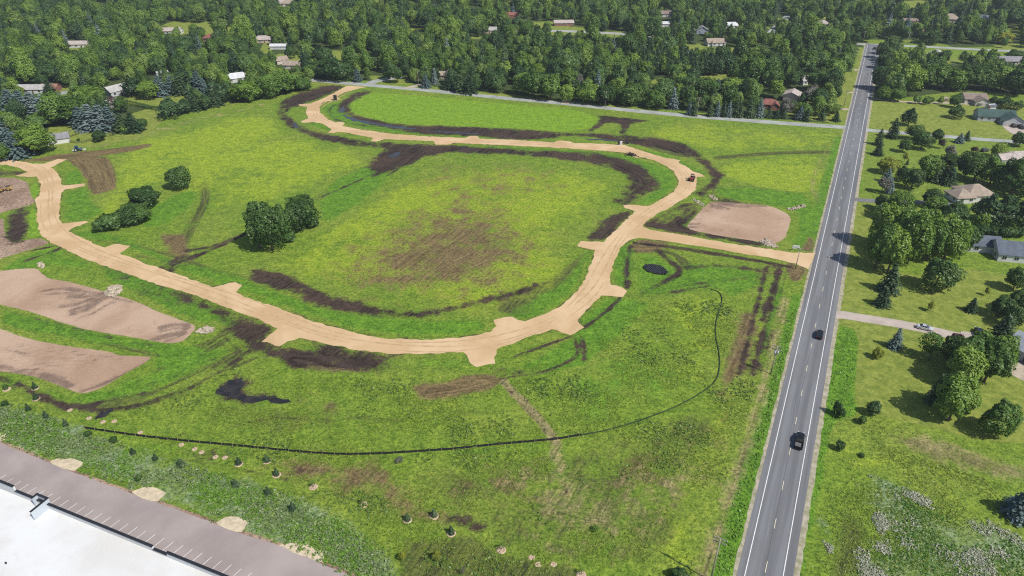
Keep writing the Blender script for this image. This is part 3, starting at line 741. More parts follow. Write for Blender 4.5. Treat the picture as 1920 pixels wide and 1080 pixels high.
tag(bm_obj('centre_dashes', bmd, M_yell, road), kind='structure')

# ---- minor roads and drives, each a ribbon along a traced centre line
def ribbon(name, s, width, z, mat, label=None, cat='road', flare=0):
    c = smooth_chain(GA(P(s)), 3); n = len(c); Lf, Rt = [], []
    for i in range(n):
        t = c[min(i + 1, n - 1)] - c[max(i - 1, 0)]; t = t / (np.hypot(*t) + 1e-9); nn = np.array([t[1], -t[0]])
        w = width if np.isscalar(width) else width[0] + (width[1] - width[0]) * i / (n - 1)
        if flare: w = w + flare * max(0, 1 - i / 5.0) ** 2
        Lf.append(c[i] - nn * w / 2); Rt.append(c[i] + nn * w / 2)
    Z = lambda p: float(hill(p[0], p[1])) + z
    vs = [(p[0], p[1], Z(p)) for p in Lf] + [(p[0], p[1], Z(p)) for p in Rt]
    fs = [(i, n + i, n + i + 1, i + 1) for i in range(n - 1)]
    me = np_mesh(name, np.array(vs), np.array(fs), [mat]); 
    if me.polygons[0].normal.z < 0: me.flip_normals()
    return tag(link(bpy.data.objects.new(name, me)), label, cat, kind='structure')
M_lane = surf('pale_chipseal', (.33, .345, .32), .12, .15, 4, .9, bstr=.15)
M_drive = surf('drive_concrete', (.43, .365, .315), .08, .3, 4, .85, bstr=.1)
M_dark = surf('drive_asphalt', (.17, .17, .175), .1, .3, 4, .85, bstr=.1)
M_gdrive = surf('drive_gravel', (.42, .36, .27), .15, .4, 4, .95)
ribbon('side_road', "1600,241 1575,238 1520,234.5 1440,229 1300,218 1150,204 1050,193 960,185.5 860,175 760,165.5 690,159.5 610,152.5 560,148 500,142 430,138", 6.6, .035, M_lane, 'pale chip-sealed side road between the woods and the building land', flare=7)
ribbon('side_road', "1606,241 1640,245.5 1690,249 1760,255 1850,262 1960,270 2100,282", 5.6, .035, M_lane, 'pale lane running east from the crossroads past green lawns', flare=7)
ribbon('far_road', "1605,82 1640,84 1690,85.5 1760,89 1850,94 1960,98 2200,108", 7.5, .035, M_lane, 'far pale road across the end of the county road', flare=0)
ribbon('lane', "1478,28 1476,33 1462,45 1450,57 1438,70", 7, .035, M_lane, 'curving lane in a gap among the far woods')
ribbon('lane', "1010,58 1060,58 1120,61 1180,64 1215,71 1260,73", 9, .035, M_lane, 'grey turning circle lane among the woods')
ribbon('lane', "93,184 110,176 140,170 175,166", 8, .035, M_lane, 'short piece of lane beside the blue spruces')
ribbon('driveway', "690,159 700,153 715,150 740,146", 7, .04, M_lane, 'paved apron opposite the tan road end', 'driveway')
ribbon('driveway', "760,166 775,162 790,159", 5, .04, M_gdrive, 'gravel drive by the pole north of the side road', 'driveway')
ribbon('driveway', "1060,195 1062,190 1070,188", 5, .04, M_gdrive, 'small gravel field entrance along the side road', 'driveway')
ribbon('driveway', "1562,590 1580,590 1620,597 1680,606 1740,618 1800,632 1850,640 1895,650 1950,668", 4.8, .04, M_drive, 'long beige concrete drive with a silver car', 'driveway', flare=5)
ribbon('driveway', "1600,374 1640,377 1700,378 1760,381 1800,384", 4.0, .04, M_dark, 'dark asphalt drive to the tan hip-roofed house', 'driveway')
ribbon('driveway', "1632,184 1665,189 1720,192 1780,193 1830,196", 3.6, .04, M_gdrive, 'gravel drive to the grey gabled house', 'driveway')
ribbon('driveway', "1590,205 1575,204", 4, .04, M_gdrive, 'short drive stub west of the county road', 'driveway')
ribbon('driveway', "1600,174 1590,173", 4, .04, M_gdrive, 'short drive stub beside the striped verge', 'driveway')
ribbon('driveway', "1616,131 1600,131", 4, .04, M_gdrive, 'far drive stub by the woods', 'driveway')
sheet('driveway', GA(P("1874,232 1895,229 1935,232 1960,262 1930,262 1905,255 1890,246")), .045, M_drive, 'concrete forecourt of the green-roofed house', 'driveway')
sheet('driveway', GA(P("1802,621 1850,626 1853,634 1800,633")), .045, M_drive, 'parking bay off the long beige drive', 'driveway')
sheet('driveway', GA(P("1880,640 1915,650 1960,700 1925,690 1905,680 1890,660")), .047, M_dark, 'dark forecourt by the house at the picture edge', 'driveway')
sheet('garden_bed', GA(P("1888,686 1905,678 1925,685 1960,705 1950,725 1920,715 1895,702")), .05, M_gdrive, ring=1)

# ---- car park and stone aprons
M_lot = surf('lot_asphalt', (.335, .285, .270), .09, .09, 5, .85, bstr=.12)
lot_edge = P("-140,735 -60,802 0,831 92,867 137,885 245,925 294,942 401,981 450,1000 518,1021 607,1059 672,1086 800,1140")
g = [tuple(p) for p in GA(lot_edge)] + [G(560, 1200), G(0, 1010), G(-200, 900)]
sheet('parking_lot', g, .05, M_lot, 'mauve-grey car park with white bay lines beside the white roof', 'car park', wob=.1)
a0, a1 = Vector((*G(11, 891), 0)), Vector((*G(472, 1074), 0))
dv = Vector((*G(40, 919), 0)) - Vector((*G(55, 909.5), 0)); dv.normalize()
bmp = bmesh.new(); al = (a1 - a0).normalized()
for i in range(-8, 36):
    p = a0 + (a1 - a0) * (i / 28.0)
    q = [p - al * .06, p + al * .06, p + al * .06 + dv * 5.6, p - al * .06 + dv * 5.6]
    f = bmp.faces.new([bmp.verts.new((v.x, v.y, .058)) for v in q]); f.normal_update()
    if f.normal.z < 0: f.normal_flip()
tag(bm_obj('bay_lines', bmp, M_white, bpy.data.objects['parking_lot']), kind='structure')
M_apron = surf('apron_stone', (.56, .47, .33), .12, .8, 4, .95, speck=.35)
for s, lb in (("-30,806 0,810 14,815 10,823 0,829 -30,820", 'first pale stone apron at the cut edge of the bank'), ("92,868 100,862 107,860 135,859 150,865 157,868 148,876 137,886", 'pale stone apron beside the bay with the raised roof screen'), ("245,925 257,917 270,914 292,914 313,923 305,932 294,943", 'pale stone apron in the middle of the weedy bank'), ("401,982 420,970 445,969 464,979 461,989 450,1001", 'pale stone apron next to the young shrubs'), ("518,1022 535,1020 555,1017 580,1021 602,1031 607,1042 607,1060", 'broad pale stone apron at the low end of the bank')):
    sheet('stone_apron', GA(P(s)), .07, M_apron, lb, 'stone apron', ring=1, wob=.2)
# ------------------------------------------------------------------ foliage
def leaf_quads(cen, nrm, size, asp=0.75):
    """one small leaf spray (a bent quad) per centre"""
    n = len(cen)
    nrm = nrm / (np.linalg.norm(nrm, axis=1, keepdims=True) + 1e-9)
    t = R.normal(size=(n, 3)); t -= (t * nrm).sum(1, keepdims=True) * nrm; t /= np.linalg.norm(t, axis=1, keepdims=True) + 1e-9
    b = np.cross(nrm, t); s = size[:, None]
    v = np.stack([cen - t * s * .5, cen + b * s * .5 * asp - nrm * s * .08, cen + t * s * .5, cen - b * s * .5 * asp - nrm * s * .08], 1)
    return v.reshape(-1, 3), np.arange(4 * n).reshape(-1, 4)

def crown_round(H, Wd, th, nleaf, lf, nl=24, flat=1.0, cone=0.0, gap=0.0):
    """full crown: leaf sprays over a domed, lumpy outline, thinning into hollows between the lumps"""
    c = (H - th) / 2; zc = th + c
    D = R.normal(size=(nl, 3)); D /= np.linalg.norm(D, axis=1, keepdims=True)
    amp = R.uniform(.14, .44, nl); kap = R.uniform(7, 20, nl)
    d = R.normal(size=(nleaf, 3)); d /= np.linalg.norm(d, axis=1, keepdims=True)
    d[:, 2] = np.where(d[:, 2] < -.8, -d[:, 2], d[:, 2])
    D2 = R.normal(size=(nl * 3, 3)); D2 /= np.linalg.norm(D2, axis=1, keepdims=True)
    bump = (amp[None] * np.exp(kap[None] * (d @ D.T - 1))).max(1) + (R.uniform(.05, .17, nl * 3)[None] * np.exp(70 * (d @ D2.T - 1))).max(1)
    ax_ = R.normal(size=3) * .12
    r = .58 + bump + d @ ax_
    q = 1 - R.random(nleaf) ** 2.2 * .32
    cen = d * (r * q)[:, None]
    h01 = np.clip(cen[:, 2] * .5 + .5, 0, 1)
    if cone: cen[:, :2] *= (1.30 - cone * h01)[:, None]
    if flat < 1: cen[:, 2] += .05 * np.sin(h01 * 22)
    cen = cen * np.array([Wd / 2, Wd / 2, c]) + np.array([0, 0, zc])
    # each lump bulges: tilt the sprays away from the middle of the lump they sit on
    k = (amp[None] * np.exp(kap[None] * (d @ D.T - 1))).argmax(1)
    tl = d - D[k] * (d * D[k]).sum(1, keepdims=True)
    nrm = d * .8 + tl * 1.6 + R.normal(size=cen.shape) * .45 + np.array([0, 0, .28])
    return leaf_quads(cen, nrm, lf * R.uniform(.6, 1.4, len(cen)))

def crown_spruce(H, Wd, th, tiers=15, lf=.6, dens=1.0, droop=.35):
    C, Nn, S = [], [], []
    for k in range(tiers):
        f = k / tiers; z = th + (H - th) * (f ** .92)
        r = Wd / 2 * (1 - f) ** .85 * R.uniform(.82, 1.12) + .12
        nb = max(5, int((6 + 15 * r / (Wd / 2)) * dens)); ph = R.uniform(0, 6.28)
        for j in range(nb):
            an = ph + 2 * math.pi * j / nb + R.uniform(-.2, .2); L_ = r * R.uniform(.72, 1.15)
            ns = max(2, int(L_ / (lf * .45)))
            for i in range(ns):
                u = (i + .6) / ns; x = u * L_
                C.append((math.cos(an) * x + R.normal() * .1, math.sin(an) * x + R.normal() * .1, z - droop * u * u * L_ + R.normal() * .09))
                Nn.append((math.cos(an) * .55 + R.normal() * .3, math.sin(an) * .55 + R.normal() * .3, .8)); S.append(lf * (1.15 - .35 * u) * R.uniform(.7, 1.3))
    return leaf_quads(np.array(C), np.array(Nn), np.array(S), .85)

def trunk_mesh(name, H, r, limbs, spread, mat, th):
    bm = bmesh.new()
    pts = [Vector((0, 0, -.15))]; z = 0; nseg = 5
    for i in range(nseg):
        z += H * .72 / nseg; pts.append(Vector((R.normal() * .12 * i, R.normal() * .12 * i, z)))
    for i in range(nseg): tube(bm, pts[i], pts[i + 1], r * (1.15 - i / (nseg + .6)), r * (1.15 - (i + 1) / (nseg + .6)), 7)
    for k in range(limbs):
        z0 = th * .8 + (H * .6 - th * .8) * (k + .5) / max(1, limbs); an = k * 2.4 + R.uniform(0, .6)
        i = min(nseg - 1, int(z0 / (H * .72) * nseg)); b0 = pts[i].lerp(pts[i + 1], .5); b0.z = z0
        e = b0 + Vector((math.cos(an) * spread, math.sin(an) * spread, H * .16)); mid = b0.lerp(e, .55) + Vector((0, 0, -.2))
        tube(bm, b0, mid, r * .4, r * .26, 5); tube(bm, mid, e, r * .26, r * .1, 5)
    me = bpy.data.meshes.new(name); bm.to_mesh(me); bm.free(); me.materials.append(mat)
    return me

M_bark = surf('bark', (.115, .088, .066), .2, 1.2, 9, .95, bstr=.6)
LM = {
 'mid':   leafmat('leaf_mid', (.038, .080, .016), (.068, .130, .022), (.118, .198, .030)),
 'light': leafmat('leaf_light', (.070, .130, .018), (.110, .185, .025), (.160, .240, .034)),
 'dark':  leafmat('leaf_dark', (.026, .058, .015), (.043, .088, .020), (.074, .130, .027)),
 'spruce':leafmat('needle_green', (.018, .040, .018), (.032, .060, .026), (.055, .088, .036), .12),
 'blue':  leafmat('needle_blue', (.050, .082, .078), (.085, .125, .122), (.135, .175, .170), .12),
 'pine':  leafmat('needle_pine', (.018, .042, .016), (.032, .066, .022), (.052, .096, .030), .12),
 'purple':leafmat('leaf_purple', (.024, .012, .016), (.042, .020, .024), (.070, .040, .040)),
 'grey':  leafmat('leaf_greyish', (.085, .085, .066), (.125, .120, .098), (.170, .160, .130)),
 'yellow':leafmat('leaf_yellow', (.140, .165, .018), (.200, .220, .024), (.270, .280, .034)),
 'wood':  leafmat('leaf_woodland', (.024, .056, .021), (.064, .122, .028), (.160, .230, .038)),
 'hedge': leafmat('leaf_hedge', (.022, .052, .013), (.038, .080, .018), (.060, .116, .024)),
}
NOM = {}     # kind -> nominal (H, W)
CROWN = {}   # (style, mat) -> list of crown meshes
def mk(style, mat, i, lod=0):
    if style == 'round':
        H, Wd, th = 14.0, 11.0, .7
        v, f = crown_round(H, Wd, th, (5200, 4200, 800)[lod], (.60, .66, 1.4)[lod], nl=(34, 28, 22)[lod])
    elif style == 'tall':
        H, Wd, th = 16.0, 9.0, .9
        v, f = crown_round(H, Wd, th, (4800, 4000, 800)[lod], (.58, .64, 1.4)[lod], nl=(34, 28, 22)[lod], cone=.5)
    elif style == 'open':
        H, Wd, th = 9.0, 6.0, .9
        v, f = crown_round(H, Wd, th, (1500, 800, 400)[lod], .5, nl=18)
    elif style == 'bush':
        H, Wd, th = 3.0, 4.0, .1
        v, f = crown_round(H, Wd, th, (1300, 700, 400)[lod], .38, nl=20)
    elif style == 'pine':
        H, Wd, th = 13.0, 9.0, .3
        v, f = crown_round(H, Wd, th, (3400, 1600, 700)[lod], (.6, .8, 1.2)[lod], nl=(40, 32, 24)[lod], flat=.55, cone=.85)
    else:
        H, Wd, th = 12.0, 6.0, .15
        v, f = crown_spruce(H, Wd, th, (17, 14, 10)[lod], (.66, .85, 1.2)[lod], (1.1, .9, .7)[lod])
    NOM[style] = (H, Wd)
    me = np_mesh(f'{style}_{mat}_crown', v, f, [LM[mat]])
    return me
def crown(style, mat, lod=0):
    key = (style, mat, lod)
    if key not in CROWN: CROWN[key] = [mk(style, mat, i, lod) for i in range((4, 4, 4)[lod] if style in ('round', 'tall', 'spruce', 'pine') else 2)]
    return random.choice(CROWN[key])
TRUNK = {}
def trunk(style):
    if style not in TRUNK:
        H, Wd = NOM[style]
        r, lb, sp, th = {'round': (.30, 8, 3.4, 2.0), 'tall': (.28, 8, 2.6, 2.4), 'open': (.13, 6, 1.8, 1.5), 'bush': (.06, 5, 1.2, .3), 'pine': (.24, 6, 2.4, 1.5)}.get(style, (.18, 0, 0, .6))
        TRUNK[style] = trunk_mesh(style + '_trunk', H, r, lb, sp, M_bark, th)
    return TRUNK[style]

TREES = []   # dicts: what stands where, filled in below and labelled at the end
KIND = {'K': ('tall', 'dark'), 'd': ('round', 'mid'), 'l': ('round', 'light'), 'k': ('round', 'dark'), 't': ('tall', 'mid'), 'T': ('tall', 'light'), 'c': ('spruce', 'spruce'), 'b': ('spruce', 'blue'),
        'p': ('pine', 'pine'), 'u': ('open', 'purple'), 'g': ('open', 'grey'), 'y': ('open', 'yellow'), 'Y': ('round', 'yellow'), 's': ('bush', 'dark'), 'S': ('bush', 'light'), 'o': ('open', 'mid'), 'G': ('tall', 'grey'), 'h': ('bush', 'hedge')}
WORD = {'K': ('broadleaf_tree', 'tall dark broadleaf tree'), 'd': ('broadleaf_tree', 'mid-green broadleaf tree'), 'l': ('broadleaf_tree', 'bright light-green broadleaf tree'), 'k': ('broadleaf_tree', 'dark green broadleaf tree'), 't': ('broadleaf_tree', 'tall green broadleaf tree'), 'T': ('broadleaf_tree', 'tall light-green broadleaf tree'),
        'c': ('spruce_tree', 'dark pointed spruce'), 'b': ('spruce_tree', 'blue-grey spruce'), 'p': ('pine_tree', 'dark bushy pine'), 'u': ('broadleaf_tree', 'small purple-leaved tree'), 'g': ('broadleaf_tree', 'greyish thin-leaved tree'), 'y': ('broadleaf_tree', 'small yellow-green tree'),
        'Y': ('broadleaf_tree', 'yellow-green round tree'), 's': ('shrub', 'dark green shrub'), 'S': ('shrub', 'light green shrub'), 'o': ('broadleaf_tree', 'small open-crowned green tree'), 'G': ('broadleaf_tree', 'grey half-bare tree'), 'h': ('shrub', 'dense dark hedge shrub')}

def base_top(u, vb, vt):
    """ground point under (u, vb) and the height that reaches row vt"""
    X, Y = G(u, vb); lo, hi = 0.0, 60.0
    for _ in range(40):
        mdl = (lo + hi) / 2
        if proj(X, Y, mdl)[1] > vt: lo = mdl
        else: hi = mdl
    return X, Y, lo

def plant(k, X, Y, H, Wd, parts=True, lod=0, where='', par=None):
    style, mat = KIND[k]; nm, word = WORD[k]
    cm = crown(style, mat, lod); H0, W0 = NOM[style]
    z = float(hill(X, Y)); rz = random.uniform(0, 6.28)
    s = (Wd / W0, Wd / W0 * random.uniform(.92, 1.08), H / H0)
    if parts:
        o = empty(nm, (X, Y, z), rz)
        t = link(bpy.data.objects.new('trunk', trunk(style)), o); t.scale = s
        c = link(bpy.data.objects.new('crown', cm), o); c.scale = s
    else:
        o = link(bpy.data.objects.new(nm, cm)); o.location = (X, Y, z); o.rotation_euler = (0, 0, rz); o.scale = s
    TREES.append(dict(o=o, k=k, x=X, y=Y, H=H, W=Wd, where=where))
    return o

# trees one can tell apart: kind, u of the stem, row of the foot, row of the tip, crown width
SOLO = """
c 1648 273 241 18;c 1647 292 266 19;c 1675 260 222 24;p 1705 237 204 34;k 1790 223 195 27;d 1790 203 179 22;k 1714 264 236 27;k 1729 282 245 37;k 1693 287 263 21;k 1755 267 243 22;u 1763 279 259 15;b 1800 269 250 17;c 1813 264 245 14
g 1780 301 272 23;u 1826 288 275 15;l 1867 297 267 29;k 1913 276 249 29;c 1905 302 288 24;Y 1660 326 295 36;b 1664 343 316 21;g 1655 363 332 27;b 1668 364 336 18;k 1692 341 310 25;k 1711 357 314 36;c 1701 309 297 6;y 1696 304 287 10
d 1741 339 288 42;c 1757 343 300 26;c 1778 347 303 30;k 1812 336 288 42;k 1830 343 294 46;d 1860 352 297 52;d 1903 372 298 72;t 1930 360 290 50;k 1780 320 292 34
k 1653 395 366 25;c 1702 373 355 9;b 1645 412 382 11;l 1685 417 367 52;k 1742 390 358 36;l 1754 412 375 40;k 1788 422 382 42;p 1778 428 385 48
d 1644 508 416 52;l 1668 518 430 58;l 1660 470 392 54;d 1688 480 386 56;l 1706 500 408 58;l 1722 470 388 54;d 1742 494 412 54;l 1752 474 402 52;l 1775 490 408 54;d 1800 480 418 54;c 1668 550 496 36;c 1656 576 540 29;k 1758 545 488 62
p 1850 420 366 58;p 1886 424 372 58;p 1922 430 370 60;S 1838 428 398 30;h 1844 442 425 26;h 1861 443 427 26;h 1878 444 428 26;h 1895 445 429 26;h 1912 446 430 26
k 1904 546 503 42;k 1876 598 560 42;k 1908 592 545 46;k 1898 616 575 36;c 1881 642 594 40;c 1822 586 560 21;y 1849 555 538 11;y 1745 585 566 15;b 1679 655 617 25;Y 1643 674 653 20
o 1745 678 630 38;u 1782 668 622 36;d 1815 712 634 60;d 1852 724 640 68;l 1864 702 630 50;d 1834 692 622 58;d 1800 690 632 60;l 1797 728 662 60;l 1785 797 720 72;k 1768 770 712 46;c 1752 758 704 30;d 1870 818 755 64;s 1570 780 754 20;s 1578 786 768 16;p 1637 781 755 30;s 1617 797 783 18;s 1573 846 829 20;s 1617 858 852 14;b 1916 978 925 56
k 330 356 316 44;k 270 390 350 52;k 255 418 383 58;k 236 424 390 40;s 205 434 404 50;s 188 437 412 26;K 487 470 378 46;K 508 474 374 50;K 498 455 384 44;K 526 455 380 36;K 548 440 372 38;K 574 428 358 52;K 562 436 366 40;s 588 428 408 30;s 540 456 436 30
l 58 294 240 66;b 30 297 250 46;b 10 290 225 50;d 0 305 268 30;c 8 280 205 44
k 265 238 222 24;p 318 221 182 50;p 345 215 188 36;c 365 208 180 28;p 385 207 178 34;c 402 200 172 28;p 415 196 160 40;l 460 193 150 56;d 500 184 142 50;d 535 176 138 52;d 565 170 142 40;l 440 188 164 30
l 275 187 153 40;b 300 182 140 26;b 322 178 142 26;c 338 178 135 34;c 356 176 132 30;b 372 176 133 30;b 383 178 148 22;p 250 182 140 40;u 212 210 176 22;d 228 214 184 26;k 184 267 246 26
b 150 240 200 40;b 170 244 196 44;b 190 247 198 44;b 208 246 200 36;c 228 249 212 34;c 248 249 212 34;l 233 250 232 20
b 20 215 168 44;b 40 218 170 44;b 62 222 174 44;b 84 226 178 44;b 104 224 184 36;l 164 196 156 58;d 110 236 176 58;d 140 238 182 56;d 75 240 206 60;c 92 178 148 24;l 20 172 140 32;Y 34 178 162 22
b 670 154 127 18;k 640 152 105 56;k 612 150 108 44;k 585 146 116 40;b 798 165 138 20;c 842 168 136 26;c 862 174 140 30;c 880 176 142 28;l 1106 196 147 44;k 1180 199 150 56;k 1135 200 160 40;l 1062 192 152 30;d 1032 190 142 40;d 1000 186 136 44
b 1292 216 188 13;c 1301 217 190 12;c 1331 219 189 14;b 1345 219 190 14;c 1357 220 189 14;b 1366 220 188 14;c 1380 220 187 16;c 1388 221 192 13;c 1405 221 185 18;k 1410 215 176 26;b 1424 221 186 18;c 1442 222 203 14;c 1456 223 206 14;c 1470 223 207 12;b 1500 226 200 18;c 1512 228 202 14;b 1548 206 180 13;c 1541 226 201 17;k 1563 212 193 26;c 1568 228 208 15;l 1505 214 190 28
d 1325 190 148 46;k 1285 180 134 50;b 1345 176 147 17;l 1372 182 146 40;t 1405 170 108 48;G 1550 192 172 24
k 1745 118 92 22;c 1720 126 90 20;d 1770 120 95 24;Y 1885 84 60 34;k 1840 77 56 26;k 1745 84 48 40;c 1725 120 92 22;k 1860 118 95 26;k 1905 112 93 34;d 1808 120 92 20
k 1655 170 122 42;l 1675 172 112 44;l 1700 178 118 48;d 1730 174 120 46;d 1760 168 122 46;l 1790 172 122 48;d 1820 168 124 44;d 1850 170 124 46;l 1880 172 122 48;k 1912 180 124 56;l 1660 190 162 30;d 1685 192 168 28;S 1718 196 180 18;S 1735 197 180 16;S 1762 196 180 12;s 1745 195 182 14;k 1860 200 180 18;k 1880 203 180 30;k 1908 206 186 18;s 1835 199 192 12
k 1652 110 76 22;k 1668 118 80 30;l 1680 128 94 36;k 1656 130 90 28;d 1584 140 92 34;d 1566 160 104 40;k 1552 178 122 40;k 1528 172 122 42;d 1588 118 82 26
"""
for row in SOLO.strip().split('\n'):
    for it in row.split(';'):
        k, u, vb, vt, w = it.split(); u, vb, vt, w = map(float, (u, vb, vt, w))
        X, Y, H = base_top(u, vb, vt)
        # the foot of a wide crown hides behind it: stand the stem half a crown deeper
        Wc = w * mpp((vb + vt) / 2) * (1.3 if k in 'cb' else 1.08)
        plant(k, X, Y + .16 * Wc, max(H, .6), Wc, True, 0 if vb > 250 else 1)

# ------------------------------------------------------------------ woods: what must stay in view
VIEW = []    # survey rectangles no crown may hide
def keep(*r): VIEW.append(r)
for r in [(100,235,170,262),(205,202,300,225),(225,182,300,200),(320,170,345,182),(90,165,150,184),(120,80,190,92),(130,83,165,97),(308,54,330,72),(340,62,360,72),(385,66,404,80),(432,144,460,158),(510,94,540,104),(518,112,562,132),(480,76,516,88),
          (485,92,500,105),(760,52,800,60),(880,70,905,76),(912,54,930,62),(878,10,905,18),(1010,52,1120,66),(1112,58,1190,72),(1232,42,1262,56),(1262,24,1256,40),(1234,26,1256,36),(1308,54,1330,66),(1280,86,1330,96),(1330,76,1362,92),(1355,40,1385,56),(1430,48,1456,74),(1450,26,1482,50),
          (1215,140,1260,150),(1300,138,1375,148),(1530,38,1550,52),(1466,168,1502,196),(1428,184,1458,206),(1505,146,1536,160),(1590,88,1625,135),(1560,136,1606,190),(1610,78,1650,90),(1690,82,1920,98),(1732,60,1766,76),(1770,30,1796,44),(1824,30,1850,44),(1742,94,1770,116),(1770,104,1800,116),(1858,104,1920,122),(1868,50,1920,62),
          (1672,0,1756,11),(520,4,552,14),(1700,66,1720,82),(1880,72,1920,80),(1000,40,1020,52),(435,182,560,196),(690,140,720,160),(575,150,690,158),(100,168,140,178),(40,162,110,178),(210,150,236,180),(280,140,300,150)]:
    keep(*r)
STRICT = [(1603, 84, 1648, 130), (1596, 110, 1642, 185), (1585, 150, 1640, 240), (230, 183, 345, 200), (1590, 88, 1640, 180)]
HOUSE_PTS = []

SOLO_XY = np.array([(t['x'], t['y'], t['W']) for t in TREES])
def woods_ok(u, v, X, Y, H, Wd):
    if not any(inside(np.array([u]), np.array([v]), wd)[0] for wd in WOODS): return False
    wu = Wd / mpp(v) / 2; vt = proj(X, Y, H)[1]
    for a, b, c, d in VIEW:
        e = (c - a) * .22
        if u + wu * .8 > a + e and u - wu * .8 < c - e and vt < d - 1 - (d - b) * .62 and v > b + 1: return False
    for a, b, c, d in STRICT:
        if u + wu > a and u - wu < c and vt < d and v > b: return False
    if glade(np.float64(X), np.float64(Y)) > .84: return False
    dd = np.hypot(SOLO_XY[:, 0] - X, SOLO_XY[:, 1] - Y)
    if (dd < (SOLO_XY[:, 2] + Wd) * .34).any(): return False
    for hx, hy, hr in HOUSE_PTS:
        if math.hypot(hx - X, hy - Y) < hr + Wd * .4: return False
    return True
def fill_woods():
    rng = random.Random(11); cell = 4.0; grid = {}; out = []
    for _ in range(150000):
        Y = 330 + (1180 - 330) * rng.random() ** .8; X = rng.uniform(-860, 860)
        if abs(X) > Y * .82 + 40: continue
        u, v = proj(X, Y, 0)
        dn = max(0.0, min(1.0, (Y - 780) / 300))
        Wd = rng.choice((6, 8, 9, 10.5, 12, 13.5, 15.5)) * (1 + .25 * dn)
        sp = Wd * .72
        gx_, gy_ = int(X // cell), int(Y // cell); bad = False
        for i in range(-3, 4):
            for j in range(-3, 4):
                for (a, b, s2) in grid.get((gx_ + i, gy_ + j), ()):
                    if (a - X) ** 2 + (b - Y) ** 2 < (.5 * (sp + s2)) ** 2: bad = True; break
                if bad: break
            if bad: break
        if bad: continue
        H = Wd * rng.uniform(.70, 1.05) + 3.5
        q = rng.random()
        con = .14 + .14 * (math.sin(X / 90.0) * math.sin(Y / 70.0) > .35)
        k = 'c' if q < con * .5 else 'b' if q < con * .62 else 'p' if q < con else 'G' if q < con + .035 else None
        if k in ('c', 'b'): Wd *= .66; H = Wd * rng.uniform(1.7, 2.2)
        if k is None:
            q = rng.random(); k = 'w' if q < .60 else 'l' if q < .72 else 'k' if q < .82 else 'd' if q < .88 else 'T' if q < .95 else 't'
        if not woods_ok(u, v, X, Y, H, Wd): continue
        grid.setdefault((gx_, gy_), []).append((X, Y, sp)); out.append((math.hypot(X, Y), k, X, Y, H, Wd))
    # the dark plantation west of the county road
    for i in range(17):
        for j in range(3):
            u = 1204 + i * 9.0; v = 140 - j * 9 + i * .1
            X, Y = G(u, v); out.append((math.hypot(X, Y), 'p', X, Y, 13.0 + rng.random(), 8.5))
    out.sort()
    return out
KIND['w'] = ('round', 'wood'); WORD['w'] = ('broadleaf_tree', 'green woodland tree')
KIND['m'] = ('tall', 'wood')
# ------------------------------------------------------------------ houses
def roofmat(name, col):
    m, nt, N, L = new_mat(name)
    tc = N.new('ShaderNodeTexCoord').outputs['Object']
    a = noise(nt, tc, .5, 3); d = noise(nt, tc, 5, 3, .7)
    c = mixc(nt, smooth(nt, a, .35, .65), tuple(x * .85 for x in col), tuple(min(1, x * 1.12) for x in col))
    c = mixc(nt, math_n(nt, 'MULTIPLY', smooth(nt, d, .45, .7), .35), c, tuple(x * .6 for x in col))
    finish(nt, c, .9, d, .4, .05, .15)
    return m
RM = {k: roofmat('shingle_' + k, c) for k, c in dict(tan=(.33, .27, .215), brown=(.24, .19, .16), grey=(.25, .245, .26), slate=(.115, .135, .17), green=(.060, .105, .095), red=(.25, .105, .085), rust=(.30, .16, .12), pale=(.40, .39, .37), white=(.58, .59, .60), rose=(.43, .37, .34), bluegrey=(.30, .33, .38)).items()}
WM = {k: surf('siding_' + k, c, .06, .4, 3, .8, bstr=.1) for k, c in dict(white=(.60, .60, .58), cream=(.62, .57, .48), grey=(.46, .48, .50), tan=(.46, .37, .30), pink=(.55, .42, .38), brick=(.26, .12, .09), blue=(.35, .41, .48)).items()}
M_glass = surf('window_glass', (.025, .03, .036), .1, 2, 5, .12, spec=.6)
M_trim = surf('trim_white', (.72, .72, .70), .05, 1, 5, .7)
M_gdoor = surf('garage_door_paint', (.56, .53, .48), .06, 1, 5, .7)
M_brickc = surf('chimney_brick', (.25, .13, .10), .2, 3, 9, .9)
M_door = surf('door_paint', (.16, .09, .07), .1, 2, 5, .6)

def roof_faces(bm, x0, x1, y0, y1, z, rise, ax, hip):
    o = .45; x0 -= o; x1 += o; y0 -= o; y1 += o; z = z - .12
    if ax == 'y':
        r = roof_faces_core(y0, y1, x0, x1, z, rise, hip); r = ([(b, a, c) for a, b, c in r[0]], r[1])
    else: r = roof_faces_core(x0, x1, y0, y1, z, rise, hip)
    vs = [bm.verts.new(p) for p in r[0]]
    for f in r[1]:
        fc = bm.faces.new([vs[i] for i in f]); fc.normal_update()
        if fc.normal.z < 0: fc.normal_flip()
def roof_faces_core(x0, x1, y0, y1, z, rise, hip):
    ym = (y0 + y1) / 2; h = min((y1 - y0) / 2, (x1 - x0) / 2 - .2) if hip else 0
    v = [(x0, y0, z), (x1, y0, z), (x1, y1, z), (x0, y1, z), (x0 + h, ym, z + rise), (x1 - h, ym, z + rise)]
    f = [(0, 1, 5, 4), (2, 3, 4, 5)]
    if hip: f += [(0, 4, 3), (1, 2, 5)]
    return v, f

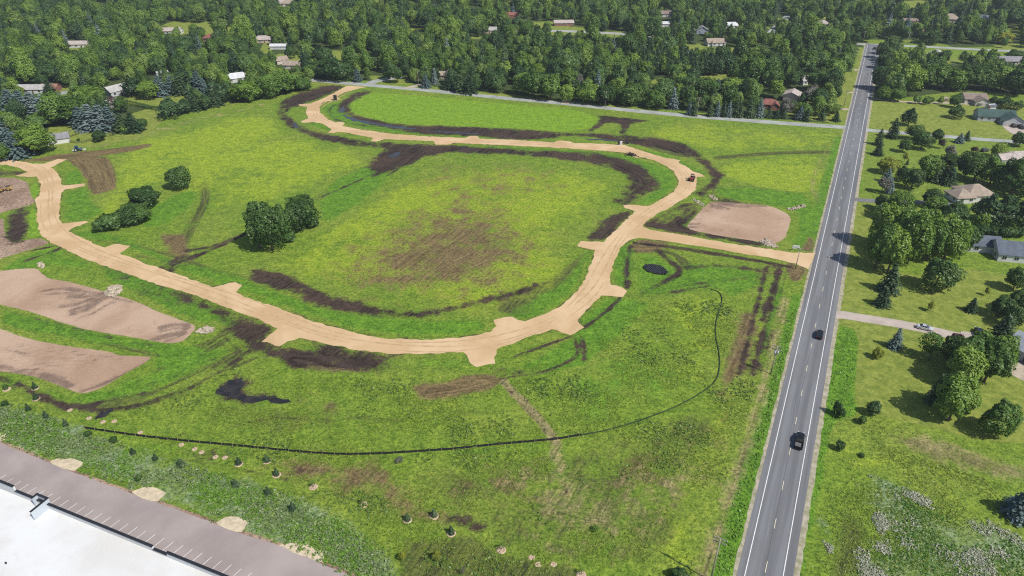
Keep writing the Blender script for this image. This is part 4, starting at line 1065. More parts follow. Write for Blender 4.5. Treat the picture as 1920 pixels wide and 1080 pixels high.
LAND = []     # (short name, x, y) for describing what stands where
def house(u, v, yaw, blocks, roof, wall, label, short, cat='house', garage=(), name='house', chimney=None, wins=True, door=True, big=False):
    """blocks: (cx, cy, w, d, h, rise, ridge axis, hip); the local -y side is the front"""
    X, Y = G(u, v); d0 = max(b[3] for b in blocks) * .35
    t = empty(name, (X, Y + (0 if big else d0), float(hill(X, Y))), rad(yaw)); tag(t, label, cat)
    LAND.append((short, X, Y + d0)); HOUSE_PTS.append((X, Y + d0, max(max(b[2], b[3]) for b in blocks) * .36))
    bw, br = bmesh.new(), bmesh.new()
    for i, (cx, cy, w, d, h, rise, ax, hip) in enumerate(blocks):
        e = .003 * i
        x0, x1, y0, y1 = cx - w / 2 + e, cx + w / 2 - e, cy - d / 2 + e, cy + d / 2 - e
        if hip: box(bw, x0, x1, y0, y1, -.3, h)
        elif ax == 'x': prism(bw, [(y0, -.3), (y1, -.3), (y1, h), ((y0 + y1) / 2, h + rise * .93), (y0, h)], x0, x1)
        else:
            prism(bw, [(-x1, -.3), (-x0, -.3), (-x0, h), (-(x0 + x1) / 2, h + rise * .93), (-x1, h)], y0, y1, M=Matrix.Rotation(rad(90), 4, 'Z'))
        roof_faces(br, x0, x1, y0, y1, h + e, rise, ax, hip)
    bmesh.ops.recalc_face_normals(bw, faces=bw.faces)
    bm_obj('wall', bw, WM[wall], t)
    bmesh.ops.solidify(br, geom=list(br.faces), thickness=.16)
    ro = bm_obj('roof', br, [RM[roof]], t)
    for cx, cy, z in (chimney or ()):
        bc = bmesh.new(); box(bc, cx - .45, cx + .45, cy - .35, cy + .35, z - 3, z); box(bc, cx - .53, cx + .53, cy - .43, cy + .43, z, z + .12)
        bm_obj('chimney', bc, M_brickc, ro)
    def blocked(px, py, skip):
        return any(abs(px - b[0]) < b[2] / 2 + .2 and abs(py - b[1]) < b[3] / 2 + .2 for j, b in enumerate(blocks) if j != skip)
    gspots = []
    for bi, off, gw in garage:
        cx, cy, w, d, h = blocks[bi][:5]; yf = cy - d / 2; bg_ = bmesh.new()
        box(bg_, cx + off - gw / 2, cx + off + gw / 2, yf - .05, yf + .02, 0, 2.25)
        for k in range(1, 4): box(bg_, cx + off - gw / 2 + .05, cx + off + gw / 2 - .05, yf - .065, yf - .052, k * .56 - .015, k * .56 + .015)
        bm_obj('garage_door', bg_, M_gdoor, t); gspots.append((cx + off, yf, gw))
    nd_ = 0
    if wins:
        for bi, (cx, cy, w, d, h, rise, ax, hip) in enumerate(blocks):
            for side in ('f', 'l', 'r'):
                Ln = w if side == 'f' else d; n = max(1, int((Ln - 1.2) / 3.4))
                for k in range(n):
                    q = -Ln / 2 + Ln * (k + .5) / n
                    px, py = (cx + q, cy - d / 2) if side == 'f' else ((cx - w / 2, cy + q) if side == 'l' else (cx + w / 2, cy + q))
                    if blocked(px, py, bi): continue
                    if side == 'f' and any(abs(px - gx0) < gw / 2 + .9 for gx0, gy0, gw in gspots if abs(gy0 - py) < .1): continue
                    Mx = Matrix.Translation((px, py, 0)) @ Matrix.Rotation({'f': 0, 'l': -math.pi / 2, 'r': math.pi / 2}[side], 4, 'Z')
                    for z0 in ([1.0] if h < 4 else [1.0, 3.7]):
                        if side == 'f' and door and nd_ == 0 and k == n // 2 and z0 == 1.0:
                            bd = bmesh.new(); box(bd, -.5, .5, -.06, .01, 0, 2.1, Mx, 0); box(bd, -.62, -.5, -.08, .01, 0, 2.2, Mx, 1); box(bd, .5, .62, -.08, .01, 0, 2.2, Mx, 1); box(bd, -.5, .5, -.08, .01, 2.1, 2.2, Mx, 1)
                            bm_obj('door', bd, [M_door, M_trim], t); nd_ = 1; continue
                        bb = bmesh.new(); ww = .75
                        box(bb, -ww, ww, -.03, .01, z0, z0 + 1.25, Mx, 0)
                        for a in ((-ww - .1, -ww, z0 - .1, z0 + 1.35), (ww, ww + .1, z0 - .1, z0 + 1.35), (-.03, .03, z0, z0 + 1.25)): box(bb, a[0], a[1], -.06, .01, a[2], a[3], Mx, 1)
                        for zz in (z0 - .1, z0 + 1.25): box(bb, -ww, ww, -.06, .012, zz, zz + .1, Mx, 1)
                        bm_obj('window', bb, [M_glass, M_trim], t)
    return t

# houses near enough to show their shape
house(1834, 197, -8, [(0, 4, 13, 11, 2.9, 2.6, 'x', False), (1.5, -3.2, 8, 7, 2.7, 2.3, 'y', False)], 'brown', 'cream', 'grey-brown gabled house with cream double garage before the wood edge', 'the grey-brown gabled house', garage=[(1, 0, 5)])
house(1877, 232, -14, [(-1, 4.5, 19, 9, 2.9, 3.2, 'x', False), (5.5, -2.6, 10.5, 8.5, 2.8, 3.4, 'y', False)], 'green', 'grey', 'house with dark green roof and two garage doors facing the forecourt', 'the green-roofed house', garage=[(1, -2, 4.6), (1, 3.2, 2.6)], chimney=[(-4, 7.5, 6.6)])
house(1835, 384, 6, [(2.6, 4.5, 13, 11, 2.9, 3.3, 'x', True), (-5.2, 2.2, 8.5, 8.5, 2.7, 2.7, 'x', True)], 'tan', 'white', 'house with pale tan hip roof half hidden by dark pines', 'the tan hip-roofed house')
house(1894, 497, -12, [(5.2, 4, 16, 11, 3.0, 3.3, 'x', False), (-5.4, 8.6, 11, 8.5, 2.9, 2.6, 'x', False)], 'slate', 'white', 'white-sided house with blue-grey shingle roof and an offset wing', 'the slate-roofed white house')
house(1936, 690, -65, [(0, 3.5, 12, 9, 3.2, 3.0, 'x', False)], 'bluegrey', 'grey', 'house corner with a pale gable end at the picture edge by the beige drive', 'the cut-off house by the beige drive')
house(1925, 312, 5, [(0, 4, 15, 10, 2.8, 2.4, 'x', True), (-8, 3, 7, 7, 2.6, 2.0, 'x', False)], 'rose', 'white', 'low house with pinkish roof half out of the picture behind a maple', 'the pinkish-roofed house', garage=[(1, 0, 4)])
house(1758, 118, -25, [(0, 4, 10, 9, 5.2, 2.6, 'y', False), (-6, 5, 7, 7, 2.8, 2.2, 'x', False)], 'pale', 'white', 'tall pale two-storey house between trees and the far road', 'the tall pale house')
house(1886, 124, -4, [(0, 4, 18, 9, 2.9, 2.8, 'x', False), (-7, -.8, 8, 7, 2.9, 2.8, 'y', False), (15, 5, 9, 8, 2.9, 2.6, 'x', False)], 'grey', 'cream', 'long grey-roofed house with a cream front gable behind the tree belt', 'the long grey-roofed house')
house(1750, 72, 2, [(0, 4, 22, 10, 2.8, 2.9, 'x', False), (1, -1.5, 7, 5, 2.8, 2.6, 'y', False)], 'rust', 'brick', 'brick house with rust-red roof beyond the far road', 'the rust-roofed brick house')
house(1785, 43, -20, [(0, 4, 16, 12, 3, 4.2, 'x', True)], 'tan', 'cream', 'hip-roofed tan house among far trees, its west one', 'the far tan hip-roofed house')
house(1838, 43, -20, [(0, 4, 15, 10, 3, 3.4, 'x', False), (4, -1, 7, 6, 3, 3.2, 'y', False)], 'slate', 'white', 'far slate-roofed house with bright white gable', 'the far white-gabled house')
house(1712, 46, 0, [(0, 4, 14, 8, 2.6, 2, 'x', False)], 'brown', 'tan', 'low brown house half lost in the far wood', 'the low brown house', wins=False)
house(1906, 30, 10, [(0, 4, 16, 9, 2.8, 2.4, 'x', False)], 'bluegrey', 'white', 'far blue-grey house near the hill meadow', 'the far blue-grey house')
house(1485, 194, -28, [(0, 4, 9, 10, 4.3, 2.0, 'y', False)], 'rose', 'pink', 'tall barn with pale pink metal roof and a big door', 'the pink barn', cat='barn', name='barn', garage=[(0, -.5, 3.6)], wins=False, door=False)
house(1443, 206, -14, [(0, 3.5, 11, 7, 2.6, 2.6, 'x', True), (3.5, -.5, 4.5, 4.5, 2.5, 2.0, 'y', False)], 'red', 'brick', 'small red-roofed shed behind the row of conifers', 'the red-roofed shed', cat='shed', name='shed', wins=False)
house(1520, 160, 20, [(0, 3, 12, 8, 2.8, 2.6, 'x', False)], 'pale', 'white', 'grey-white house deep in the wood north of the pink barn', 'the house behind the pink barn')
house(1447, 158, 25, [(0, 3, 12, 8, 2.8, 2.4, 'x', False)], 'pale', 'grey', 'pale-roofed house peeping from dark trees behind the shed', 'the pale house behind the shed', wins=False)
house(1540, 52, -10, [(0, 4, 16, 9, 2.8, 3, 'x', True)], 'rose', 'white', 'white house with pinkish roof in the middle of the far wood', 'the pinkish house in the far wood')
house(1369, 56, 10, [(0, 4, 16, 8, 3, 2.6, 'x', False), (-6, 1, 6, 6, 3, 2.4, 'y', False)], 'white', 'white', 'white-roofed house in the wood west of the curving lane', 'the white house by the curving lane')
house(1318, 65, -6, [(0, 4, 10, 8, 3.2, 3, 'y', False)], 'grey', 'blue', 'small grey-blue gabled house above a lit lawn', 'the grey-blue gabled house')
house(1345, 88, 6, [(0, 4, 15, 9, 2.8, 2.8, 'x', False)], 'tan', 'white', 'tan-roofed house at the end of the lit lawn in the wood', 'the tan house by the lit lawn')
house(1246, 33, 0, [(0, 4, 17, 9, 2.9, 2.6, 'x', False)], 'brown', 'white', 'brown-roofed long house in the far wood above the white shed', 'the brown-roofed long house')
house(1252, 52, 0, [(0, 4, 14, 8, 2.8, 1.6, 'x', False)], 'white', 'white', 'low white shed with a flat-looking roof among far trees', 'the low white shed', cat='shed', name='shed', wins=False)
house(1058, 50, 4, [(0, 4, 18, 8, 2.7, 2.2, 'x', False)], 'rose', 'brick', 'far brick house in shade by the turning circle', 'the brick house by the turning circle')
house(918, 64, 0, [(0, 4, 12, 8, 2.7, 2.4, 'x', False)], 'pale', 'tan', 'small pale house in the wood north of the green meadow', 'the small pale house')
house(960, 35, 0, [(0, 4, 12, 8, 2.7, 2.4, 'x', False)], 'red', 'brick', 'far red house in the middle of the wood', 'the far red house', wins=False)
house(838, 150, -5, [(0, 3, 11, 7, 2.6, 2.2, 'x', False)], 'tan', 'tan', 'brown cottage in shade behind spruces on the side road', 'the shaded brown cottage')
house(545, 131, -6, [(0, 3.5, 13, 8, 2.7, 2.5, 'x', False)], 'tan', 'cream', 'cream cottage with tan roof, the lower of two by the hedge', 'the lower tan cottage')
house(529, 121, 40, [(0, 3, 9, 7, 2.7, 2.3, 'x', False)], 'tan', 'cream', 'small tan-roofed house set askew above the lower cottage', 'the askew tan house', wins=False)
house(520, 94, 0, [(0, 3, 13, 6, 2.6, 1.5, 'x', False)], 'white', 'white', 'long white shed on a lawn in the western wood', 'the long white shed', cat='shed', name='shed', wins=False, door=False)
house(490, 82, 10, [(0, 4, 15, 9, 2.7, 2.6, 'x', True)], 'rose', 'tan', 'rose-roofed house beside the lawn in the western wood', 'the rose-roofed house')
house(445, 156, 30, [(0, 4, 14, 9, 2.8, 2.8, 'x', False)], 'white', 'white', 'bright white-roofed house behind the round hedge trees', 'the bright white house')
house(393, 80, -6, [(0, 4, 14, 9, 3, 3.0, 'x', True), (4, 0, 6, 6, 3, 2.4, 'y', False)], 'red', 'brick', 'red-roofed house in the western wood', 'the western red house')
house(317, 66, 0, [(0, 4, 17, 8, 2.9, 2.4, 'x', False)], 'rose', 'white', 'white house with a long pinkish roof in the western wood', 'the long pinkish house')
house(145, 91, 4, [(0, 4, 17, 8, 2.7, 2.2, 'x', False)], 'rose', 'white', 'white ranch house on the far western lawn', 'the white ranch house')
house(52, 178, 2, [(0, 4, 24, 8, 2.7, 2.4, 'x', False)], 'pale', 'white', 'long pale-roofed house behind the blue spruces', 'the long house behind the blue spruces')
house(72, 174, 2, [(6, 2, 10, 7, 2.6, 2.2, 'x', False)], 'rust', 'brick', 'brick cottage east of the long pale house', 'the brick cottage', wins=False)
house(224, 180, 60, [(0, 4, 14, 9, 3, 3.0, 'x', False)], 'pale', 'grey', 'grey house with a steep pale roof by the western lawn', 'the steep pale house')
house(205, 203, 30, [(0, 2, 8, 6, 2.6, 2.2, 'x', False)], 'pale', 'white', 'tiny white outbuilding under the purple tree', 'the tiny outbuilding', cat='shed', name='shed', wins=False)
house(104, 272, 30, [(0, 2.5, 11, 7.5, 2.7, 2.2, 'x', False)], 'grey', 'white', 'white garage with grey roof on the lawn by the site corner', 'the white garage', cat='garage', name='garage', wins=False)
house(305, 148, 35, [(0, 2, 7, 6, 2.6, 2.2, 'x', False)], 'pale', 'cream', 'cream shed roof showing between two spruces', 'the cream shed', cat='shed', name='shed', wins=False)
house(540, 13, 0, [(0, 4, 18, 10, 3, 3, 'x', True)], 'tan', 'cream', 'far tan house at the top of the wood, east of a pair', 'the far tan house')
house(522, 12, 0, [(0, 4, 14, 10, 3, 3, 'x', True)], 'rose', 'white', 'far pinkish house at the top of the wood, west of a pair', 'the far pinkish house')
house(1014, 12, 0, [(0, 4, 12, 8, 3, 2.5, 'x', False)], 'pale', 'white', 'tiny white house high in the far central wood', 'the tiny far white house', wins=False)
house(654, 62, 15, [(0, 4, 12, 8, 3, 2.5, 'x', False)], 'pale', 'white', 'pale house glimpsed in the wood above the side road', 'the glimpsed pale house', wins=False)
house(1772, 192, -8, [(0, 1.2, 3.4, 2.6, 2.0, .9, 'x', False)], 'brown', 'tan', 'small brown garden shed by the gravel drive', 'the small garden shed', cat='shed', name='shed', wins=False, door=False)
house(1862, 207, 10, [(0, 1.5, 4.4, 3.4, 2.2, 1.1, 'x', False)], 'slate', 'white', 'little white shed close behind the green-roofed house', 'the little white shed', cat='shed', name='shed', wins=False, door=False)

# ------------------------------------------------------------------ the big white-roofed building at the corner
m, nt, N, L = new_mat('membrane_roof')
tc = N.new('ShaderNodeTexCoord').outputs['Object']
a = noise(nt, tc, .06, 4, .6); b = noise(nt, tc, .5, 4, .6); d = noise(nt, tc, 1.6, 4, .75)
c = mixc(nt, smooth(nt, a, .4, .7), (.67, .68, .68), (.60, .59, .565))
c = mixc(nt, math_n(nt, 'MULTIPLY', smooth(nt, b, .55, .75), .25), c, (.54, .50, .44))
c = mixc(nt, math_n(nt, 'MULTIPLY', smooth(nt, d, .70, .76), .7), c, (.30, .30, .28))
finish(nt, c, .75, None, spec=.25)
M_memb = m
M_cop = surf('coping_black', (.016, .017, .021), .1, .8, 5, .55, spec=.4)
M_pane = surf('panel_wall', (.50, .55, .60), .05, .4, 3, .7)
E0, E1 = Vector((*G(0, 896, 9.6), 0)), Vector((*G(450, 1080, 9.0), 0))
eu = (Vector((*G(300, 1028.5, 9.0), 0)) - Vector((*G(31, 919, 9.0), 0))); eu.normalize(); ev = Vector((eu.y, -eu.x, 0))
if ev.y > 0: ev = -ev
OR = Vector((*G(31, 919, 9.0), 0))
Mw = Matrix.Translation(OR) @ Matrix(((eu.x, ev.x, 0, 0), (eu.y, ev.y, 0, 0), (0, 0, 1, 0), (0, 0, 0, 1)))
def along(u, v, z): return (Vector((*G(u, v, z), 0)) - OR).dot(eu)
sA, sB, sC, sD = along(70, 935, 9), along(92, 943, 9), along(287, 1024, 9), along(313, 1035, 9)
wh = empty('warehouse', OR); wh.matrix_world = Mw
tag(wh, 'huge flat white-roofed building with black-capped parapet at the car park', 'warehouse'); LAND.append(('the white-roofed warehouse', OR.x + 10, OR.y))
segs = [(-60, 0, 10.25), (0, sC, 9.0), (sC, sD, 8.3), (sD, 90, 9.0)]
bwl, bcp, brf = bmesh.new(), bmesh.new(), bmesh.new()
for s0, s1, h in segs:
    box(bwl, s0, s1, 0, .35, 0, h)
    box(bcp, s0 - (.05 if h > 9.5 else -.0), s1 + .0, -.10, .46, h, h + .14)
box(bwl, -60, 90, .36, 70, 0, 7.6)
bm_obj('wall', bwl, surf('parapet_white', (.66, .67, .68), .04, .3, 3, .75), wh)
bm_obj('coping', bcp, M_cop, wh)
box(brf, -60.0, 90, .36, 70, 7.604, 7.72)
bm_obj('roof', brf, M_memb, wh)
bs, bk = bmesh.new(), bmesh.new()
hs = 10.15
box(bs, sA, sB, -.36, -.11, 0, hs); box(bs, sA, sA + .25, -.11, 1.0, 7.73, hs); box(bs, sB - .25, sB, -.11, 3.6, 7.73, hs)
box(bk, sA - .08, sB + .08, -.46, -.02, hs + .001, hs + .15); box(bk, sA - .08, sA + .33, -.02, 1.05, hs + .001, hs + .15); box(bk, sB - .33, sB + .08, -.02, 3.65, hs + .001, hs + .15)
sc_ = bm_obj('roof_screen', bs, M_pane, wh); bm_obj('screen_cap', bk, M_cop, sc_)
bv = bmesh.new()
for x, y in ((14, 13), (21.5, 17)):
    tube(bv, (x, y, 7.7), (x, y, 8.05), .12, .12, 8); tube(bv, (x, y, 8.05), (x, y, 8.15), .2, .16, 8)
bm_obj('roof_vent', bv, M_cop, wh)
# ------------------------------------------------------------------ vehicles
def paint(name, col, rough=.3, metal=.2):
    m, nt, N, L = new_mat(name)
    tc = N.new('ShaderNodeTexCoord').outputs['Object']
    finish(nt, mixc(nt, noise(nt, tc, 2, 2), tuple(c * .92 for c in col), col), rough, None, spec=.5, metal=metal)
    return m
M_black = paint('paint_black', (.010, .011, .013), .25); M_silver = paint('paint_silver', (.62, .64, .66), .3, .35); M_navy = paint('paint_navy', (.02, .028, .045)); M_char = paint('paint_charcoal', (.045, .047, .052))
M_tyre = surf('tyre_rubber', (.018, .018, .019), .1, 3, 9, .9); M_rim = paint('rim_alloy', (.45, .46, .48), .35, .7)
M_cglass = surf('car_glass', (.014, .017, .020), .05, 2, 5, .08, spec=.7)
M_lamp = surf('lamp_clear', (.75, .75, .72), .05, 4, 9, .2, spec=.6); M_red = surf('lamp_red', (.35, .012, .012), .05, 4, 9, .25)
M_liner = surf('bed_liner', (.14, .14, .145), .15, 2, 8, .85)

def loft(bm, secs, mi=0):
    """secs: list of (x, [(y, z), ...]) closed loops joined nose to tail"""
    rings = [[bm.verts.new((x, y, z)) for y, z in lp] for x, lp in secs]; n = len(rings[0])
    for a, b in zip(rings[:-1], rings[1:]):
        for i in range(n):
            j = (i + 1) % n
            bm.faces.new((a[i], a[j], b[j], b[i])).material_index = mi
    bm.faces.new(rings[0][::-1]).material_index = mi; bm.faces.new(rings[-1]).material_index = mi
def body_sec(x, hw, z0, z1, top):
    return (x, [(-hw, z0 + .12), (-hw, z1 - .14), (-hw * top, z1), (hw * top, z1), (hw, z1 - .14), (hw, z0 + .12), (hw * .9, z0), (-hw * .9, z0)])

def vehicle(kind, loc, heading, mat, label, name, cat, group=None):
    """nose towards local +x"""
    t = empty(name, loc, heading); tag(t, label, cat, group)
    L_, Wd, r = {'car': (4.6, .90, .33), 'suv': (4.75, .95, .38), 'pickup': (5.9, 1.0, .41)}[kind]
    h = L_ / 2; b = bmesh.new()
    if kind == 'car':
        secs = [(-h, .72, .32, .86, .9), (-h + .15, .84, .24, .98, .9), (-h + .9, .9, .2, 1.02, .9), (0, .9, .2, .98, .92), (h - 1.35, .9, .2, .95, .9), (h - .35, .84, .24, .78, .86), (h, .68, .32, .62, .85)]
    elif kind == 'suv':
        secs = [(-h, .85, .4, 1.02, .92), (-h + .15, .93, .3, 1.12, .92), (0, .95, .28, 1.12, .92), (h - 1.1, .95, .28, 1.10, .9), (h - .25, .9, .3, 1.0, .88), (h, .78, .4, .82, .88)]
    else:
        secs = [(h - 2.35, 1.0, .42, 1.22, .92), (h - 1.3, 1.0, .42, 1.2, .9), (h - .25, .95, .45, 1.1, .88), (h, .85, .5, .92, .88)]
        secs = [(-h + 2.0, 1.0, .42, 1.22, .94)] + secs
    loft(b, [body_sec(*s) for s in secs])
    if kind == 'pickup':                                      # open bed: floor, sides, tailgate
        box(b, -h + .02, -h + 2.0, -1.0, 1.0, .5, .74)
        box(b, -h + .02, -h + 2.0, -1.0, -.86, .742, 1.22); box(b, -h + .02, -h + 2.0, .86, 1.0, .742, 1.22); box(b, -h - .04, -h + .06, -.86, .86, .52, 1.2)
        box(b, -h - .2, -h - .05, -.95, .95, .45, .62)
    bmesh.ops.recalc_face_normals(b, faces=b.faces)
    bo = bm_obj('body', b, mat, t)
    # cabin: glass house with a painted roof
    g = bmesh.new()
    if kind == 'car': pr = (-h + .75, -h + 1.55, h - 2.15, h - 1.15, .96, 1.42)
    elif kind == 'suv': pr = (-h + .18, -h + .62, h - 1.95, h - 1.05, 1.10, 1.68)
    else: pr = (-h + 2.05, -h + 2.3, h - 2.15, h - 1.35, 1.2, 1.86)
    xb, xtb, xtf, xf, z0, z1 = pr; wl, wt = Wd * .9, Wd * .72
    lo = [(xb, -wl, z0), (xf, -wl, z0), (xf, wl, z0), (xb, wl, z0)]; hi = [(xtb, -wt, z1), (xtf, -wt, z1), (xtf, wt, z1), (xtb, wt, z1)]
    A = [g.verts.new(p) for p in lo]; B = [g.verts.new(p) for p in hi]
    for i in range(4): g.faces.new((A[i], A[(i + 1) % 4], B[(i + 1) % 4], B[i]))
    g.faces.new(B); g.faces.new(A[::-1])
    bm_obj('cabin_glass', g, M_cglass, t)
    rf = bmesh.new(); box(rf, xtb - .06, xtf + .04, -wt - .03, wt + .03, z1 + .002, z1 + .06, bev=.02)
    for sy in (-1, 1):
        for (p, q) in (((xb, wl, z0), (xtb, wt, z1)), ((xf, wl, z0), (xtf, wt, z1)), (((xb + xf) / 2, wl, z0), ((xtb + xtf) / 2, wt, z1))):
            tube(rf, (p[0], p[1] * sy, p[2]), (q[0], q[1] * sy, q[2]), .05, .045, 5)
    bm_obj('cabin_roof', rf, mat, t)
    if kind == 'pickup':
        bl = bmesh.new(); box(bl, -h + .12, -h + 1.95, -.84, .84, .744, .79); bm_obj('bed_floor', bl, M_liner, t)
    for sx in (-1, 1):
        for sy in (-1, 1):
            w = bmesh.new(); cx, cy = sx * h * .62, sy * (Wd - .1)
            tube(w, (cx, cy - .12, r), (cx, cy + .12, r), r, r, 18); wo = bm_obj('wheel', w, M_tyre, t)
            w = bmesh.new(); tube(w, (cx, cy + sy * .121, r), (cx, cy + sy * .135, r), r * .62, r * .5, 12); bm_obj('rim', w, M_rim, wo)
    zf = {'car': .66, 'suv': .88, 'pickup': .95}[kind]
    for sy in (-1, 1):
        q = bmesh.new(); box(q, h - .16, h + .02, sy * Wd * .66 - .16, sy * Wd * .66 + .16, zf - .08, zf + .07); bm_obj('headlight', q, M_lamp, t)
        q = bmesh.new(); box(q, -h - .03, -h + .12, sy * Wd * .76 - .12, sy * Wd * .76 + .12, zf, zf + .2); bm_obj('tail_light', q, M_red, t)
        q = bmesh.new(); box(q, xf - .25, xf - .02, sy * (Wd + .12) - .1, sy * (Wd + .12) + .1, z0 - .02, z0 + .14, bev=.02); bm_obj('wing_mirror', q, mat, t)
    return t
hd = math.atan2(RD.y, RD.x)
def on_road(u, v): s = (Vector((*G(u, v), 0)) - R0).dot(RD); return s
s1 = on_road(1498, 830); p = road_pt(s1, 1.75); vehicle('pickup', (p[0], p[1], .06), hd, M_black, 'black pickup truck with an open bed driving up the county road', 'pickup_truck', 'pickup truck')
s2 = on_road(1531, 629); p = road_pt(s2, 1.75); vehicle('suv', (p[0], p[1], .06), hd, M_black, 'black sport utility car ahead of the pickup on the county road', 'car', 'car')
s3 = on_road(1638, 92); p = road_pt(s3, 2.0); vehicle('suv', (p[0], p[1], .06), hd, M_char, 'tiny dark car at the far end of the county road', 'car', 'car')
def at(u, v, z=.06): return (*G(u, v), z)
dh = math.atan2(G(1760, 621)[1] - G(1700, 608)[1], G(1760, 621)[0] - G(1700, 608)[0])
vehicle('car', at(1733, 617), dh, M_silver, 'silver saloon car standing on the long beige drive', 'car', 'car')
vehicle('suv', at(1834, 626), rad(70), M_navy, 'dark navy car in the small parking bay off the drive', 'car', 'car')
vehicle('car', at(1893, 655), rad(-38), M_black, 'black saloon car in the shade near the cut-off house', 'car', 'car')
vehicle('pickup', at(1913, 240), rad(84), M_char, 'dark pickup with a pale cap on the forecourt of the green-roofed house', 'pickup_truck', 'pickup truck')
vehicle('suv', at(1899, 237.5), rad(80), M_black, 'black car parked close to the green-roofed house garage door', 'car', 'car')
vehicle('suv', at(1846, 284), rad(20), M_char, 'dark car on the pinkish-roofed house drive', 'car', 'car')

# ------------------------------------------------------------------ machines on the site
M_mred = paint('machine_red', (.20, .030, .022), .5, 0); M_mdark = surf('machine_steel', (.030, .029, .030), .15, 2, 8, .7); M_myel = paint('machine_yellow', (.52, .33, .09), .5, 0); M_blue = paint('machine_blue', (.010, .075, .20), .4, 0); M_pale = surf('machine_pale', (.60, .58, .54), .1, 2, 8, .7)
def roller(loc, hdg, label):
    t = empty('road_roller', loc, hdg); tag(t, label, 'roller')
    b = bmesh.new(); tube(b, (1.75, -1.0, .75), (1.75, 1.0, .75), .75, .75, 22); bm_obj('drum', b, M_mdark, t)
    b = bmesh.new()
    for s in (-1, 1): box(b, .55, 2.1, s * 1.08 - .07, s * 1.08 + .07, .55, .95)
    box(b, .4, .85, -1.15, 1.15, .5, 1.05); bm_obj('drum_frame', b, M_mred, t)
    b = bmesh.new(); box(b, -2.2, -.3, -.8, .8, .7, 1.65, bev=.12); box(b, -.3, .45, -.55, .55, .6, 1.15, bev=.05); bm_obj('engine_hood', b, M_mred, t)
    b = bmesh.new(); box(b, -.28, .35, -.6, .6, 1.16, 1.35)
    for x in (-.25, .4):
        for y in (-.7, .7): tube(b, (x, y, 1.1), (x, y, 2.75), .05, .05, 6)
    box(b, -.5, .65, -.85, .85, 2.75, 2.87, bev=.03); bm_obj('canopy', b, M_mdark, t)
    b = bmesh.new(); box(b, -.25, .1, -.3, .3, 1.36, 1.5); box(b, -.3, -.2, -.3, .3, 1.5, 1.95); bm_obj('seat', b, M_mdark, t)
    for s in (-1, 1):
        b = bmesh.new(); tube(b, (-1.4, s * .98 - .25, .78), (-1.4, s * .98 + .25, .78), .78, .78, 18); w = bm_obj('wheel', b, M_tyre, t)
        b = bmesh.new(); tube(b, (-1.4, s * 1.231, .78), (-1.4, s * 1.25, .78), .4, .36, 12); bm_obj('rim', b, M_mred, w)
    return t
roller(at(1297, 338, .07), rad(65), 'dark red road roller with a canopy on the tan road bend')
def loader(loc, hdg, label):
    t = empty('skid_steer_loader', loc, hdg); tag(t, label, 'loader', None)
    b = bmesh.new(); box(b, -1.3, 1.0, -.55, .55, .35, 1.15, bev=.08); box(b, -1.45, -.9, -.6, .6, .6, 1.5, bev=.06); bm_obj('body', b, M_myel, t)
    b = bmesh.new()
    for x in (-.75, .55):
        for y in (-.5, .5): tube(b, (x, y, 1.1), (x, y, 2.05), .05, .05, 6)
    box(b, -.85, .65, -.58, .58, 2.05, 2.15, bev=.03); bm_obj('cab', b, M_mdark, t)
    b = bmesh.new()
    for s in (-1, 1):
        tube(b, (-1.1, s * .78, 1.5), (.9, s * .78, 1.35), .09, .09, 6); tube(b, (.9, s * .78, 1.35), (1.75, s * .78, .45), .09, .08, 6)
    bm_obj('lift_arm', b, M_myel, t)
    b = bmesh.new(); prism(b, [(1.7, .1), (2.5, .1), (2.45, .2), (1.85, .25), (1.8, .85), (1.7, .85)], -.95, .95, M=Matrix.Rotation(rad(-90), 4, 'Z') @ Matrix.Scale(1, 4)); bmesh.ops.recalc_face_normals(b, faces=b.faces)
    bmesh.ops.transform(b, matrix=Matrix.Scale(1, 4), verts=b.verts); bm_obj('bucket', b, M_mdark, t)
    for x in (-.7, .6):
        for s in (-1, 1):
            b = bmesh.new(); tube(b, (x, s * .78 - .14, .4), (x, s * .78 + .14, .4), .4, .4, 14); bm_obj('wheel', b, M_tyre, t)
    return t
loader(at(17, 357, .03), rad(200), 'yellow loader at work on the bare soil west of the tan road')
loader(at(2, 360, .03), rad(80), 'yellow loader cut by the picture edge on the bare soil')
